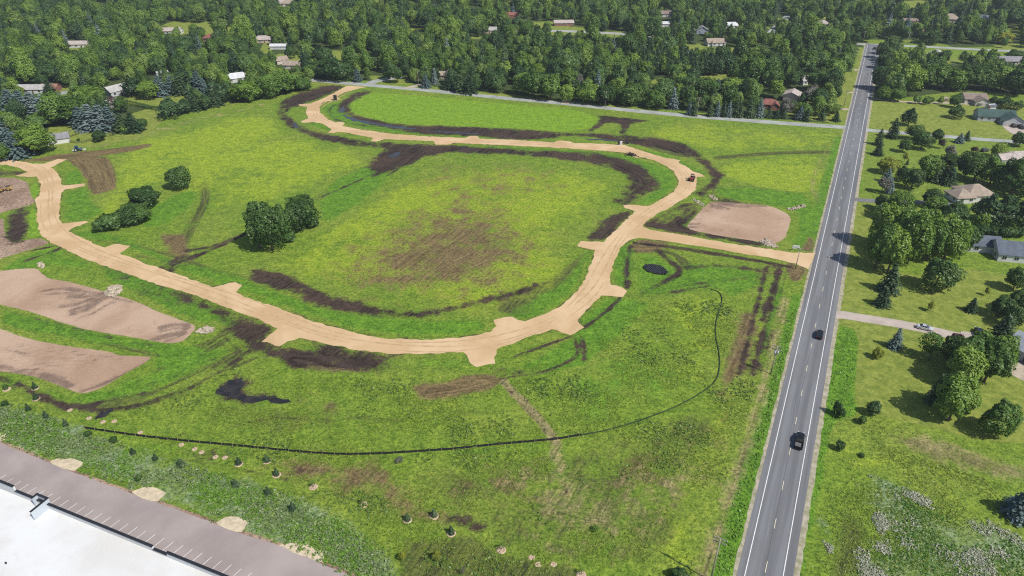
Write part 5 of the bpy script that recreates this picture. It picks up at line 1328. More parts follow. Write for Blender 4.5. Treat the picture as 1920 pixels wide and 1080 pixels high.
def tractor(loc, hdg):
    t = empty('tractor', loc, hdg); tag(t, 'blue farm tractor with pale implements standing by the site corner', 'tractor')
    b = bmesh.new(); box(b, .1, 2.0, -.42, .42, .75, 1.5, bev=.1); box(b, -1.0, .1, -.35, .35, .65, 1.1); bm_obj('hood', b, M_blue, t)
    b = bmesh.new(); box(b, -1.05, .15, -.65, .65, 1.1, 2.35, bev=.05); bm_obj('cab_glass', b, M_cglass, t)
    b = bmesh.new(); box(b, -1.2, .25, -.75, .75, 2.352, 2.55, bev=.05); bm_obj('cab_roof', b, M_blue, t)
    for s in (-1, 1):
        b = bmesh.new(); tube(b, (-.7, s * .95 - .22, .8), (-.7, s * .95 + .22, .8), .8, .8, 20); w = bm_obj('wheel', b, M_tyre, t)
        b = bmesh.new(); tube(b, (-.7, s * 1.171, .8), (-.7, s * 1.19, .8), .42, .4, 12); bm_obj('rim', b, M_pale, w)
        b = bmesh.new(); tube(b, (1.4, s * .75 - .15, .5), (1.4, s * .75 + .15, .5), .5, .5, 16); bm_obj('wheel', b, M_tyre, t)
        b = bmesh.new(); prism(b, [(-.3, 0), (.3, 0), (.3, .08), (-.3, .08)], -1.5, .2); bmesh.ops.transform(b, matrix=Matrix.Translation((0, s * .98, 1.66)), verts=b.verts); bm_obj('fender', b, M_blue, t)
    b = bmesh.new()
    for s in (-1, 1): tube(b, (.9, s * .55, 1.2), (3.0, s * .5, .6), .07, .07, 6)
    box(b, 2.9, 3.5, -.95, .95, .25, .8, bev=.05); bm_obj('front_loader', b, M_pale, t)
    b = bmesh.new(); box(b, -2.6, -1.5, -1.0, 1.0, .35, .62, bev=.04); tube(b, (-1.5, 0, .5), (-1.0, 0, .6), .07, .07, 6); bm_obj('rear_implement', b, M_pale, t)
tractor(at(147, 283, .02), rad(12))
def cabinet(loc, hdg, col, label, w=.9, d=.7, h=1.4):
    t = empty('utility_cabinet', loc, hdg); tag(t, label, 'utility cabinet')
    b = bmesh.new(); box(b, -w / 2, w / 2, -d / 2, d / 2, .1, h, bev=.04); bm_obj('housing', b, col, t)
    b = bmesh.new(); box(b, -w / 2 - .08, w / 2 + .08, -d / 2 - .08, d / 2 + .08, 0, .1); bm_obj('plinth', b, M_pale, t)
    b = bmesh.new(); prism(b, [(-d / 2 - .06, h + .001), (d / 2 + .06, h + .001), (d / 2, h + .12), (-d / 2, h + .12)], -w / 2 - .05, w / 2 + .05); bmesh.ops.recalc_face_normals(b, faces=b.faces); bm_obj('lid', b, col, t)
cabinet(at(629, 188, .05), rad(10), M_mdark, 'dark standing cabinet on a driveway stub near the road mouth', 2.0, 1.6, 3.0)
cabinet(at(1164, 271.5, .07), rad(0), M_pale, 'pale utility cabinet at the verge of the tan road', 1.3, 1.0, 1.6)
cabinet(at(1160, 271.5, .07), rad(0), M_mdark, 'dark utility cabinet beside the pale one on the verge', 1.0, .9, 1.8)
cabinet(at(1176, 270.5, .07), rad(0), M_mdark, 'low dark cabinet apart from the pale and dark pair', 1.3, 1.0, 1.1)
# a heap of dark pipe offcuts and roots on the road edge
t = empty('debris_pile', at(1183, 291, .02), rad(-35)); tag(t, 'dark heap of broken pipes and roots at the edge of the tan road', 'debris pile')
b = bmesh.new(); rr = random.Random(5)
for i in range(46):
    x, y = rr.gauss(0, 1.9), rr.gauss(0, .7); z = max(.1, 1.1 - abs(x) * .28 + rr.uniform(-.3, .3)); a = rr.uniform(0, 6.28); l = rr.uniform(.6, 1.8)
    tube(b, (x, y, z * rr.uniform(.2, 1)), (x + math.cos(a) * l, y + math.sin(a) * l * .6, max(.05, z + rr.uniform(-.5, .5))), rr.uniform(.08, .2), None, 6)
bm_obj('pipe_offcuts', b, M_mdark, t)
b = bmesh.new()
for i in range(12):
    vs = bmesh.ops.create_icosphere(b, subdivisions=1, radius=rr.uniform(.35, .7), matrix=Matrix.Translation((rr.gauss(0, 1.4), rr.gauss(0, .5), .2)))['verts']
    for v in vs: v.co += Vector((rr.uniform(-.12, .12), rr.uniform(-.12, .12), rr.uniform(-.12, .12)))
bm_obj('clods', b, M_mdark, t)
def instancer(name, meshes, pts, label, cat, zoff=0.0):
    """one mass of far growth: a cloud of points, each carrying one of the given crowns"""
    n = len(pts)
    me = bpy.data.meshes.new(name); me.vertices.add(n)
    me.vertices.foreach_set('co', np.array([(x, y, float(hill(x, y)) + zoff) for x, y, *_ in pts], np.float32).ravel())
    a = me.attributes.new('size', 'FLOAT_VECTOR', 'POINT'); a.data.foreach_set('vector', np.array([(p[2], p[2], p[3]) for p in pts], np.float32).ravel())
    a = me.attributes.new('turn', 'FLOAT_VECTOR', 'POINT'); a.data.foreach_set('vector', np.array([(0, 0, random.uniform(0, 6.28)) for _ in pts], np.float32).ravel())
    a = me.attributes.new('pick', 'INT', 'POINT'); a.data.foreach_set('value', np.array([random.randrange(len(meshes)) for _ in pts], np.int32))
    o = link(bpy.data.objects.new(name, me)); tag(o, label, cat, kind='stuff')
    ng = bpy.data.node_groups.new(name, 'GeometryNodeTree')
    ng.interface.new_socket('Geometry', in_out='INPUT', socket_type='NodeSocketGeometry'); ng.interface.new_socket('Geometry', in_out='OUTPUT', socket_type='NodeSocketGeometry')
    N, L = ng.nodes, ng.links
    gi, go = N.new('NodeGroupInput'), N.new('NodeGroupOutput'); jn = N.new('GeometryNodeJoinGeometry')
    def attr(nm, t):
        q = N.new('GeometryNodeInputNamedAttribute'); q.data_type = t; q.inputs[0].default_value = nm; return q.outputs[0]
    pk, sz, tn = attr('pick', 'INT'), attr('size', 'FLOAT_VECTOR'), attr('turn', 'FLOAT_VECTOR')
    for i, src in enumerate(meshes):
        ip = N.new('GeometryNodeInstanceOnPoints'); L.new(gi.outputs[0], ip.inputs['Points'])
        cmp_ = N.new('FunctionNodeCompare'); cmp_.data_type = 'INT'; cmp_.operation = 'EQUAL'; L.new(pk, cmp_.inputs[2]); cmp_.inputs[3].default_value = i
        L.new(cmp_.outputs[0], ip.inputs['Selection'])
        oi = N.new('GeometryNodeObjectInfo'); oi.inputs[0].default_value = src; oi.inputs['As Instance'].default_value = False
        L.new(oi.outputs['Geometry'], ip.inputs['Instance']); L.new(tn, ip.inputs['Rotation']); L.new(sz, ip.inputs['Scale'])
        L.new(ip.outputs[0], jn.inputs[0])
    L.new(jn.outputs[0], go.inputs[0])
    md = o.modifiers.new('growth', 'NODES'); md.node_group = ng
    return o
# ------------------------------------------------------------------ poles, sign, fences
M_pole = surf('pole_wood', (.34, .29, .24), .15, 1, 8, .9); M_ins = surf('insulator', (.45, .46, .47), .1, 3, 8, .3); M_can = surf('transformer_grey', (.42, .44, .46), .08, 2, 8, .5)
def pole(u, v, H, label, arms=1, can=False, lamp=False, dark=False):
    X, Y = G(u, v); t = empty('utility_pole', (X, Y, float(hill(X, Y))), -TH + rad(random.uniform(-6, 6))); tag(t, label, 'utility pole', 'wooden utility poles')
    b = bmesh.new(); tube(b, (0, 0, -.2), (0, 0, H), .17, .11, 10); bm_obj('shaft', b, M_pole, t)
    for i in range(arms):
        z = H - .35 - i * 1.05
        b = bmesh.new(); box(b, -1.35, 1.35, .1, .24, z - .07, z + .07)
        for s in (-1, 1): tube(b, (s * .8, .17, z - .05), (0, .12, z - .75), .035, .035, 5)
        a = bm_obj('crossarm', b, M_pole, t)
        for x in (-1.2, -.55, .55, 1.2):
            b = bmesh.new(); tube(b, (x, .17, z + .07), (x, .17, z + .32), .06, .04, 7); tube(b, (x, .17, z + .2), (x, .17, z + .25), .09, .09, 7); bm_obj('insulator', b, M_ins, a)
    if can:
        for a in (0, 2.1, 4.2):
            b = bmesh.new(); cx, cy = .46 * math.cos(a), .46 * math.sin(a); z = H - 2.6
            tube(b, (cx, cy, z), (cx, cy, z + 1.0), .27, .27, 12); tube(b, (cx, cy, z + 1.0), (cx, cy, z + 1.1), .27, .16, 12); tube(b, (cx * .9, cy * .9, z + 1.1), (cx * .9, cy * .9, z + 1.35), .05, .04, 6); bm_obj('transformer', b, M_can, t)
    return t
pole(1332, 1089, 12.9, 'tall pole with two crossarms in the mown strip at the low picture edge', 2)
pole(1445, 701, 9.8, 'pole with grey transformer cans beside the reddish bare strip', 2, True)
pole(1491, 505, 8.6, 'single-arm pole at the mouth of the tan road by the white board', 1)
pole(1306, 219.5, 11.5, 'pale pole in front of the conifer row on the side road', 2)
pole(1135, 201, 9.5, 'slim pole by the round trees along the side road', 1)
pole(785, 161, 9.5, 'pole at the gravel drive north of the side road', 1)
pole(1582, 200, 9.5, 'pole beside the county road south of the striped verge', 1)
pole(1617, 82, 10, 'far pole at the T-junction end of the county road', 1)
pole(1700, 84, 10, 'far pole on the road east of the junction', 1)
# notice board
t = empty('sign_board', at(1491, 470, 0), rad(-12)); tag(t, 'white notice board on two posts where the tan road meets the county road', 'sign')
M_board = surf('board_white', (.74, .77, .75), .03, 1, 4, .6); M_ink = surf('board_ink', (.30, .36, .35), .05, 2, 6, .7)
b = bmesh.new(); box(b, -1.25, 1.25, -.04, .04, .9, 2.25, bev=.02); bm_obj('panel', b, M_board, t)
b = bmesh.new(); rr = random.Random(2)
for zz, n in ((1.86, 6), (1.50, 9), (1.2, 7)):                     # too far off to read: rows of grey strokes
    for k in range(n):
        x = -1.0 + 2.0 * k / n; box(b, x, x + 1.4 / n, -.052, -.041, zz, zz + rr.uniform(.14, .2))
bm_obj('lettering', b, M_ink, bpy.data.objects['panel'])
for s in (-1, 1):
    b = bmesh.new(); box(b, s * 1.05 - .06, s * 1.05 + .06, .045, .16, -.2, 2.1); bm_obj('post', b, M_pole, t)

M_fab = surf('silt_fabric', (.013, .014, .015), .15, 1.2, 8, .8); M_stk = surf('stake_wood', (.42, .34, .24), .1, 2, 8, .9)
def fence_line(name, s, h, label, cat, stake=2.9, cap=100):
    c = smooth_chain(GA(P(s)), 3); t = empty(name, (c[0][0], c[0][1], 0)); tag(t, label, cat); off = Vector((c[0][0], c[0][1], 0))
    b = bmesh.new(); lo, hi, l2, h2 = [], [], [], []
    d = np.r_[0, np.cumsum(np.hypot(*(np.diff(c, axis=0).T)))]; n = int(d[-1] / .7)
    q = np.linspace(0, d[-1], n); xs, ys = np.interp(q, d, c[:, 0]), np.interp(q, d, c[:, 1])
    for i in range(n):
        hh = h * (1 - .16 * abs(math.sin(math.pi * q[i] / stake)) - .05 * random.random()); w = .03 + .06 * math.sin(q[i] * 1.3)
        p = Vector((xs[i], ys[i], 0)) - off
        lo.append(b.verts.new(p + Vector((.05, -.10, 0)))); hi.append(b.verts.new(p + Vector((.02, w * .6, hh)))); l2.append(b.verts.new(p + Vector((.05, .22, 0)))); h2.append(b.verts.new(p + Vector((.02, w * .6 + .035, hh))))
    for i in range(n - 1):
        b.faces.new((lo[i], lo[i + 1], hi[i + 1], hi[i])); b.faces.new((hi[i], hi[i + 1], h2[i + 1], h2[i])); b.faces.new((h2[i], h2[i + 1], l2[i + 1], l2[i]))
    bm_obj('fabric', b, M_fab, t)
    k = 0; x = .3; me = None
    while x < d[-1] and k < cap:
        px, py = np.interp(x, d, c[:, 0]) - off.x, np.interp(x, d, c[:, 1]) - off.y
        if me is None:
            b = bmesh.new(); box(b, -.035, .035, -.15, -.08, -.1, h + .16, bev=.008); o = bm_obj('stake', b, M_stk, t); me = o.data
        else: o = link(bpy.data.objects.new('stake', me), t)
        o.location = (px, py, 0); x += stake; k += 1
    return t
fence_line('silt_fence', "158,803 200,809 260,818 340,827 420,834 480,840 540,846 600,851 650,853 690,852 740,850 800,846 860,842 930,834 1000,828 1045,824 1090,816", .72, 'black silt fence with pale stakes curving below the meadow', 'silt fence')
M_sock = surf('filter_sock', (.022, .050, .018), .25, .8, 6, .9)
def sock(s, r, label):
    c = smooth_chain(GA(P(s)), 3); t = bmesh.new(); n = 8; prev = None
    for i in range(len(c)):
        tg = c[min(i + 1, len(c) - 1)] - c[max(i - 1, 0)]; tg = tg / np.hypot(*tg); nn = Vector((tg[1], -tg[0], 0)); rr_ = r * random.uniform(.85, 1.15)
        ring = [t.verts.new(Vector((c[i][0], c[i][1], r * .85)) + nn * (math.cos(a) * rr_ * 1.15) + Vector((0, 0, math.sin(a) * rr_))) for a in [2 * math.pi * k / n for k in range(n)]]
        if prev:
            for k in range(n): t.faces.new((prev[k], prev[(k + 1) % n], ring[(k + 1) % n], ring[k]))
        prev = ring
    bmesh.ops.recalc_face_normals(t, faces=t.faces)
    tag(bm_obj('filter_sock', t, M_sock, smooth=True), label, 'filter sock')
sock("1090,816 1150,805 1240,775 1290,752 1330,727 1345,710 1350,685 1348,660 1342,635 1341,610 1346,590 1353,570 1354,556 1346,546 1332,543", .15, 'dark green filter sock winding round the meadow east of the silt fence')
# wire fence by the white garage
t = empty('wire_fence', at(124, 258, 0)); tag(t, 'dark wire fence round the small lawn east of the white garage', 'fence')
b = bmesh.new(); ch = [Vector((*p, 0)) - Vector(at(124, 258, 0)) for p in smooth_chain(GA(P("124,260 155,249 200,238 215,234")), 1)]; ch2 = [Vector((*p, 0)) - Vector(at(124, 258, 0)) for p in smooth_chain(GA(P("126,266 146,270 175,262 215,254")), 1)]
for cc in (ch, ch2):
    for z in (.35, .7, 1.05):
        for p, q in zip(cc[:-1], cc[1:]): tube(b, p + Vector((0, 0, z)), q + Vector((0, 0, z)), .05, .05, 5)
bm_obj('rail', b, M_mdark, t)
b = bmesh.new(); tube(b, (0, 0, -.1), (0, 0, 1.25), .08, .07, 6); po = bm_obj('post', b, M_mdark, t); po.location = ch[0]
for cc in (ch, ch2):
    for p, q in zip(cc[:-1], cc[1:]):
        for k in range(3):
            o = link(bpy.data.objects.new('post', po.data), t); o.location = p.lerp(q, (k + 1) / 3)

# ------------------------------------------------------------------ black plastic pipes in the grass
M_hdpe = surf('black_plastic', (.014, .016, .022), .1, 2, 8, .38, spec=.5)
pc = Vector(at(1229, 506, .25)); pd = Vector((math.cos(rad(52)), math.sin(rad(52)), 0)); pn = Vector((pd.y, -pd.x, 0)); first = None
lens = [2.4, 3.8, 4.8, 5.5, 6, 6.3, 6.3, 6.3, 6, 5.6, 5, 4.2, 3.2, 2.2]
for i, l in enumerate(lens):
    if first is None:
        b = bmesh.new()
        tube(b, (-3, 0, 0), (3, 0, 0), .26, .26, 14, caps=False); tube(b, (3, 0, 0), (-3, 0, 0), .21, .21, 14, caps=False)
        for k in range(16): tube(b, (-2.9 + k * .385, 0, 0), (-2.75 + k * .385, 0, 0), .285, .285, 12)
        o = bm_obj('culvert_pipe', b, M_hdpe); first = o.data
    else: o = link(bpy.data.objects.new('culvert_pipe', first))
    p = pc + pn * ((i - 6.5) * .66) + pd * random.uniform(-.25, .25); o.location = p; o.rotation_euler = (0, 0, math.atan2(pd.y, pd.x) + rad(random.uniform(-1.5, 1.5))); o.scale = (l / 6, 1, 1)
    tag(o, 'black corrugated pipe lying side by side with others in the grass pocket', 'pipe', 'black pipes laid out in the grass')

# ------------------------------------------------------------------ stone heaps at the pad corners
M_rock = surf('limestone', (.42, .35, .27), .25, .9, 6, .9); M_rockw = surf('pale_stone', (.43, .36, .27), .25, .9, 6, .9)
def rocks(pts, n, sz, mat, label):
    g = [tuple(p) for p in GA(P(pts))]; xs = [p[0] for p in g]; ys = [p[1] for p in g]; b = bmesh.new(); k = 0; rr = random.Random(n)
    while k < n:
        x, y = rr.uniform(min(xs), max(xs)), rr.uniform(min(ys), max(ys))
        if not inside(np.array([x]), np.array([y]), g)[0]: continue
        r = sz * rr.uniform(.5, 1.3); vs = bmesh.ops.create_icosphere(b, subdivisions=1, radius=r, matrix=Matrix.Translation((x, y, r * .45)) @ Matrix.Rotation(rr.uniform(0, 3), 4, 'Z') @ Matrix.Diagonal((1.25, 1, .75, 1)))['verts']
        for v in vs: v.co += Vector((rr.uniform(-.2, .2), rr.uniform(-.2, .2), rr.uniform(-.15, .15))) * r
        k += 1
    tag(bm_obj('riprap', b, mat), label, 'stones', kind='stuff')
rocks("196,548 205,538 222,534 230,538 226,550 215,558 200,556", 170, .42, M_rockw, 'white and tan broken stones heaped at the edge of the upper soil pad')
rocks("368,624 374,618 386,614 402,616 400,622 385,626", 90, .4, M_rock, 'tan stones at the pointed end of the upper soil pad')
rocks("1328,368 1336,366 1346,372 1344,376 1336,375", 40, .4, M_rockw, 'pale stones at the back corner of the pad by the road')
rocks("1297,372 1308,376 1322,384 1318,388 1304,380", 50, .3, M_rockw, 'pale stone spill between tan road and soil pad')
rocks("1476,392 1490,388 1507,384 1510,388 1495,393 1482,396", 80, .42, M_rock, 'tan stones running off the east corner of the roadside pad')
rocks("1424,452 1436,448 1446,452 1450,458 1462,464 1448,464 1434,462", 130, .4, M_rock, 'tan stones at the front corner of the roadside pad')
rocks("69,494 78,492 84,498 80,504 71,501", 50, .35, M_rockw, 'pale stones by the bright verge above the upper soil pad')
b = bmesh.new()

# ------------------------------------------------------------------ young trees in mulch rings
M_mulch = surf('fresh_mulch', (.50, .37, .26), .12, 2, 8, .95, bstr=.6)
ring_bm = bmesh.new()
for r0, z0, r1, z1 in ((.0, .06, .45, .05), (.45, .05, .85, .14), (.85, .14, 1.1, .02)):
    n = 22
    A = [ring_bm.verts.new((r0 * math.cos(a), r0 * math.sin(a), z0)) for a in [2 * math.pi * i / n for i in range(n)]] if r0 else None
    B = [ring_bm.verts.new((r1 * math.cos(a) * random.uniform(.94, 1.06), r1 * math.sin(a) * random.uniform(.94, 1.06), z1)) for a in [2 * math.pi * i / n for i in range(n)]]
    if A is None: ring_bm.faces.new(B)
    else:
        for i in range(n): ring_bm.faces.new((A[i], A[(i + 1) % n], B[(i + 1) % n], B[i]))
bmesh.ops.recalc_face_normals(ring_bm, faces=ring_bm.faces)
ro = bm_obj('mulch_ring', ring_bm, M_mulch); ring_me = ro.data; bpy.data.objects.remove(ro)
SAP = [("s", 13, 730, 1.9), ("c", 66, 728, 2.4), ("c", 68, 748, 2.2), ("", 131, 769, 0), ("", 167, 784, 0), ("", 193, 791, 0), ("", 214, 790, 0), ("", 263, 811, 0), ("", 340, 834, 0), ("", 365, 842, 0), ("", 378, 848, 0), ("", 404, 857, 0), ("", 422, 858, 0),
       ("c", 448, 870, 2.4), ("c", 501, 865, 2.4), ("c", 519, 891, 2.5), ("o", 588, 913, 2.2), ("o", 682, 946, 2.6), ("c", 764, 975, 2.3), ("c", 814, 968, 2.5), ("c", 846, 1000, 2.5), ("o", 940, 1031, 2.4), ("", 997, 1045, 0), ("", 1009, 1058, 0), ("", 1038, 1058, 0), ("o", 1090, 1078, 2.6)]
near_txt = lambda u, v: 'by the soil pad' if u < 110 else 'near the long puddle' if u < 240 else 'along the black fence' if u < 430 else 'below the fence bend' if u < 600 else 'on the weedy slope' if u < 830 else 'by the mown hollow'
cnt = {}
ORD = 'first second third fourth fifth sixth seventh eighth ninth tenth eleventh twelfth thirteenth fourteenth fifteenth sixteenth seventeenth eighteenth nineteenth'.split()
TENS = {20: 'twent', 30: 'thirt', 40: 'fort', 50: 'fift', 60: 'sixt', 70: 'sevent', 80: 'eight', 90: 'ninet'}
def ordn(n):
    if n < 20: return ORD[n - 1]
    if n >= 100: return 'hundred and ' + ordn(n - 100) if n > 100 else 'hundredth'
    t, o = n // 10 * 10, n % 10
    return TENS[t] + 'ieth' if o == 0 else TENS[t] + 'y-' + ORD[o - 1]
for k, u, v, H in SAP:
    wh_ = near_txt(u, v); kindtxt = {'s': 'young grey shrub', 'c': 'small dark evergreen', 'o': 'thin young tree', '': 'freshly planted twig'}[k]
    key = (wh_, kindtxt); cnt[key] = cnt.get(key, 0) + 1
    nm = {'s': 'shrub', 'c': 'young_evergreen', 'o': 'young_tree', '': 'planted_sapling'}[k]
    t = empty(nm, at(u, v, 0), random.uniform(0, 6)); tag(t, f'{kindtxt} in a tan mulch ring {wh_}' + f', {ordn(cnt[key])} from the west', 'young tree', 'young trees in mulch rings')
    o = link(bpy.data.objects.new('mulch_ring', ring_me), t); q = {0: .62}.get(H, .92); o.scale = (q, q, q)
    if k in ('s', 'c'):
        c = link(bpy.data.objects.new('crown', crown('bush' if k == 's' else 'spruce', 'hedge' if k == 's' else 'spruce', 1)), t); H0, W0 = NOM['bush' if k == 's' else 'spruce']
        c.scale = (1.9 / W0, 1.9 / W0, H / H0)
    elif k == 'o':
        c = link(bpy.data.objects.new('crown', crown('open', 'mid', 2)), t); c.scale = (1.6 / 6, 1.6 / 6, H / 9)
        c = link(bpy.data.objects.new('trunk', trunk('open')), t); c.scale = (.25, .25, H / 9)
    else:
        b = bmesh.new(); tube(b, (0, 0, 0), (.03, .02, 1.3), .03, .015, 5); tube(b, (.02, .01, .7), (.3, .1, 1.2), .015, .008, 4); tube(b, (.02, .01, .8), (-.2, .2, 1.25), .015, .008, 4); bm_obj('stem', b, M_bark, t)
# shrubs and saplings without rings
BANK = [("c", 54, 769, 2.4, 1.9), ("c", 87, 783, 2.6, 1.7), ("c", 124, 798, 2.6, 1.6), ("k", 10, 762, 2.0, 2.2), ("s", 165, 818, 1.6, 2.2), ("s", 215, 828, 1.6, 2.4), ("c", 250, 850, 2.0, 1.6), ("c", 292, 862, 2.0, 1.8), ("c", 340, 874, 2.6, 2.4), ("s", 262, 900, 1.6, 2.0), ("c", 443, 912, 2.6, 2.0), ("c", 503, 927, 2.6, 2.0), ("c", 549, 957, 2.6, 2.0)]
for i, (k, u, v, H, w) in enumerate(BANK):
    X, Y = G(u, v); o = plant('c' if k == 'c' else 's', X, Y, H, w, True, 1, where=f'{"dark young evergreen" if k == "c" else "low dark shrub"} among grey bank weeds, {ordn(i + 1)} from the west')
    o.name = 'young_evergreen' if k == 'c' else 'shrub'
for u, v, H, txt in ((756, 1050, 3.2, 'young light-leaved tree in the mown hollow near the stone apron'), (818, 1050, 3.2, 'young light-leaved tree in the middle of the mown hollow'), (868, 1078, 3.0, 'bare grey sapling at the low edge of the mown hollow')):
    X, Y = G(u, v); plant('y' if H > 3.1 else 'g', X, Y, H, 2.0 if H > 3.1 else 1.0, True, 1, where=txt).name = 'young_tree'
X, Y = G(1117, 995); plant('S', X, Y, 1.2, 2.4, True, 1, where='single bright green bush alone in the lower meadow')
X, Y = G(1270, 1084); plant('k', X, Y, 3.5, 4.0, True, 1, where='dark bush top at the low picture edge beside the tall pole')
for u, v, w, txt in ((748, 866, 1.8, 'small grey-leaved bush just below the black fence'),):
    X, Y = G(u, v); plant('g', X, Y, 1.4, 2.4, True, 1, where=txt)
for u, v in ((148, 262), (185, 263)):
    X, Y = G(u, v + 2); plant('s', X, Y, 1.4, 2.2, True, 1, where='small dark bush on the fenced lawn, ' + ('near the garage' if u < 160 else 'out by the field edge'))
# clipped hedges
def hedge(s, w, h, label):
    c = smooth_chain(GA(P(s)), 2); d = np.r_[0, np.cumsum(np.hypot(*(np.diff(c, axis=0).T)))]; n = int(d[-1] * 46)
    q = R.uniform(0, d[-1], n); an = R.uniform(0, math.pi, n); x = np.interp(q, d, c[:, 0]); y = np.interp(q, d, c[:, 1])
    tx = np.interp(q + .5, d, c[:, 0]) - np.interp(q - .5, d, c[:, 0]); ty = np.interp(q + .5, d, c[:, 1]) - np.interp(q - .5, d, c[:, 1]); tl = np.hypot(tx, ty) + 1e-9
    o = np.cos(an) * w / 2 * R.uniform(.85, 1.1, n); z = np.sin(an) ** .5 * h * R.uniform(.8, 1.08, n)
    cen = np.stack([x + ty / tl * o, y - tx / tl * o, z * R.uniform(.3, 1, n) ** .3], 1); nrm = np.stack([ty / tl * np.cos(an), -tx / tl * np.cos(an), np.sin(an)], 1) + R.normal(size=(n, 3)) * .35
    v, f = leaf_quads(cen, nrm, .5 * R.uniform(.6, 1.3, n))
    tag(link(bpy.data.objects.new('hedge', np_mesh('hedge', v, f, [LM['hedge']]))), label, 'hedge')
hedge("238,195 260,199 280,204 300,208", 2.6, 2.6, 'long dark clipped hedge between two lawns west of the field')

# ------------------------------------------------------------------ woods
WD = fill_woods()
nb = 0; indiv, rest = [], {'b': [], 'c': []}
n_have = {'broadleaf_tree': sum(WORD[t['k']][0] == 'broadleaf_tree' for t in TREES), 'spruce_tree': sum(WORD[t['k']][0] == 'spruce_tree' for t in TREES), 'pine_tree': sum(WORD[t['k']][0] == 'pine_tree' for t in TREES)}
for d, k, X, Y, H, Wd in WD:
    nm = WORD[k][0]
    if n_have[nm] < 298:
        n_have[nm] += 1; plant(k, X, Y, H, Wd, False, 1)
    else: rest['b' if nm == 'broadleaf_tree' else 'c' if nm == 'spruce_tree' else 'p'].append((X, Y, k, H, Wd)) if nm != 'pine_tree' else rest.setdefault('p', []).append((X, Y, k, H, Wd))
def srcs(style, mat, n):
    """crown objects already standing in the woods, one for each crown shape"""
    seen = {}
    for t in TREES:
        o = t['o'] if t['o'].type == 'MESH' else next(c for c in t['o'].children if c.name.startswith('crown'))
        if o.data.name.startswith(f'{style}_{mat}_'): seen.setdefault(o.data.name, o)
    return list(seen.values())[:n]
src = srcs('round', 'wood', 4) + srcs('round', 'mid', 1) + srcs('tall', 'light', 2) + srcs('tall', 'mid', 2) + srcs('round', 'dark', 1) + srcs('round', 'light', 1)
instancer('forest', src, [(X, Y, Wd / 11.0, H / 14.0) for X, Y, k, H, Wd in rest['b']], 'far broadleaf woods closing the view, countless green crowns', 'woods')
if rest.get('c'): instancer('forest', srcs('spruce', 'spruce', 3) + srcs('spruce', 'blue', 1), [(X, Y, Wd / 5.6, H / 12.0) for X, Y, k, H, Wd in rest['c']], 'far spruces scattered through the woods', 'woods')
if rest.get('p'): instancer('forest', srcs('pine', 'pine', 3), [(X, Y, Wd / 9.0, H / 13.0) for X, Y, k, H, Wd in rest['p']], 'far pines scattered through the woods', 'woods')
print('TREES', len(TREES), n_have, {k: len(v) for k, v in rest.items()})

# ------------------------------------------------------------------ grass, weeds: one mass each
def cover_at(layer, x, y):
    i = np.clip(np.searchsorted(gx, x), 0, NX - 1); j = np.clip(np.searchsorted(gy, y), 0, NY - 1)
    return W[layer].reshape(NY, NX)[j, i]
def tufts(name, area, n, h, w, mat, label, blades=4, mask=None, seed=1, feather=5.0):
    """low plants: a few leaf sprays each, the upper ones tilted to the sky"""
    rg = np.random.default_rng(seed); C = []
    for s in area:
        g = GA(P(s)); x = rg.uniform(g[:, 0].min(), g[:, 0].max(), n); y = rg.uniform(g[:, 1].min(), g[:, 1].max(), n)
        ok = inside(x, y, [tuple(p) for p in g]) & (cover_at('mud', x, y) < .25) & (cover_at('brown', x, y) < .55) & (cover_at('dry', x, y) < .4)
        ring = smooth_ring([tuple(p) for p in g], 2); ok &= rg.random(n) < np.clip(seg_dist(x, y, ring, True)[0] / feather + .08, 0, 1)
        ro = (x - R0.x) * RN.x + (y - R0.y) * RN.y; ok &= (ro < -6.2) | (ro > 7.0)
        for pu in WET: ok &= ~inside(x, y, pu)
        if mask: ok &= mask(x, y, rg)
        C.append(np.stack([x[ok], y[ok]], 1))
    c = np.concatenate(C); k = len(c); sz = rg.uniform(.55, 1.4, (k, 1)) * np.ones((1, blades))
    a = rg.uniform(0, 6.283, (k, blades)); q = rg.random((k, blades)) ** .6 * w * .55 * sz
    cen = np.stack([c[:, :1] + np.cos(a) * q, c[:, 1:] + np.sin(a) * q, h * sz * rg.uniform(.25, 1, (k, blades)) * (1 - .5 * q / (w * .8))], -1).reshape(-1, 3)
    nrm = np.stack([np.cos(a) * .5, np.sin(a) * .5, np.ones_like(a)], -1).reshape(-1, 3) + rg.normal(size=(k * blades, 3)) * .35
    v, f = leaf_quads(cen, nrm, (w * .62 * sz * rg.uniform(.6, 1.3, (k, blades))).ravel(), .7)
    tag(link(bpy.data.objects.new(name, np_mesh(name, v, f, [mat]))), label, 'grass' if 'grass' in name else 'weeds', kind='stuff')
def patch(scale, thr, sd):
    def f(x, y, rg):
        v = np.sin(x / scale + sd) * np.sin(y / (scale * .8) + 1.7 * sd) + .6 * np.sin((x + y) / (scale * .45) + sd) * np.sin((x - .6 * y) / (scale * .5)) + rg.uniform(-.5, .5, x.shape)
        return v > thr
    return f
GM = {k: leafmat('blade_' + k, a, b, c, .2) for k, (a, b, c) in dict(
    meadow=((.085, .130, .016), (.130, .185, .021), (.190, .240, .028)), lush=((.044, .108, .013), (.080, .170, .018), (.125, .225, .024)), weed=((.115, .162, .062), (.185, .230, .112), (.285, .310, .200)),
    bloom=((.25, .265, .19), (.34, .34, .27), (.45, .43, .38)), dark=((.038, .078, .015), (.060, .108, .019), (.090, .145, .026)), olive=((.085, .130, .018), (.125, .170, .023), (.180, .215, .030))).items()}
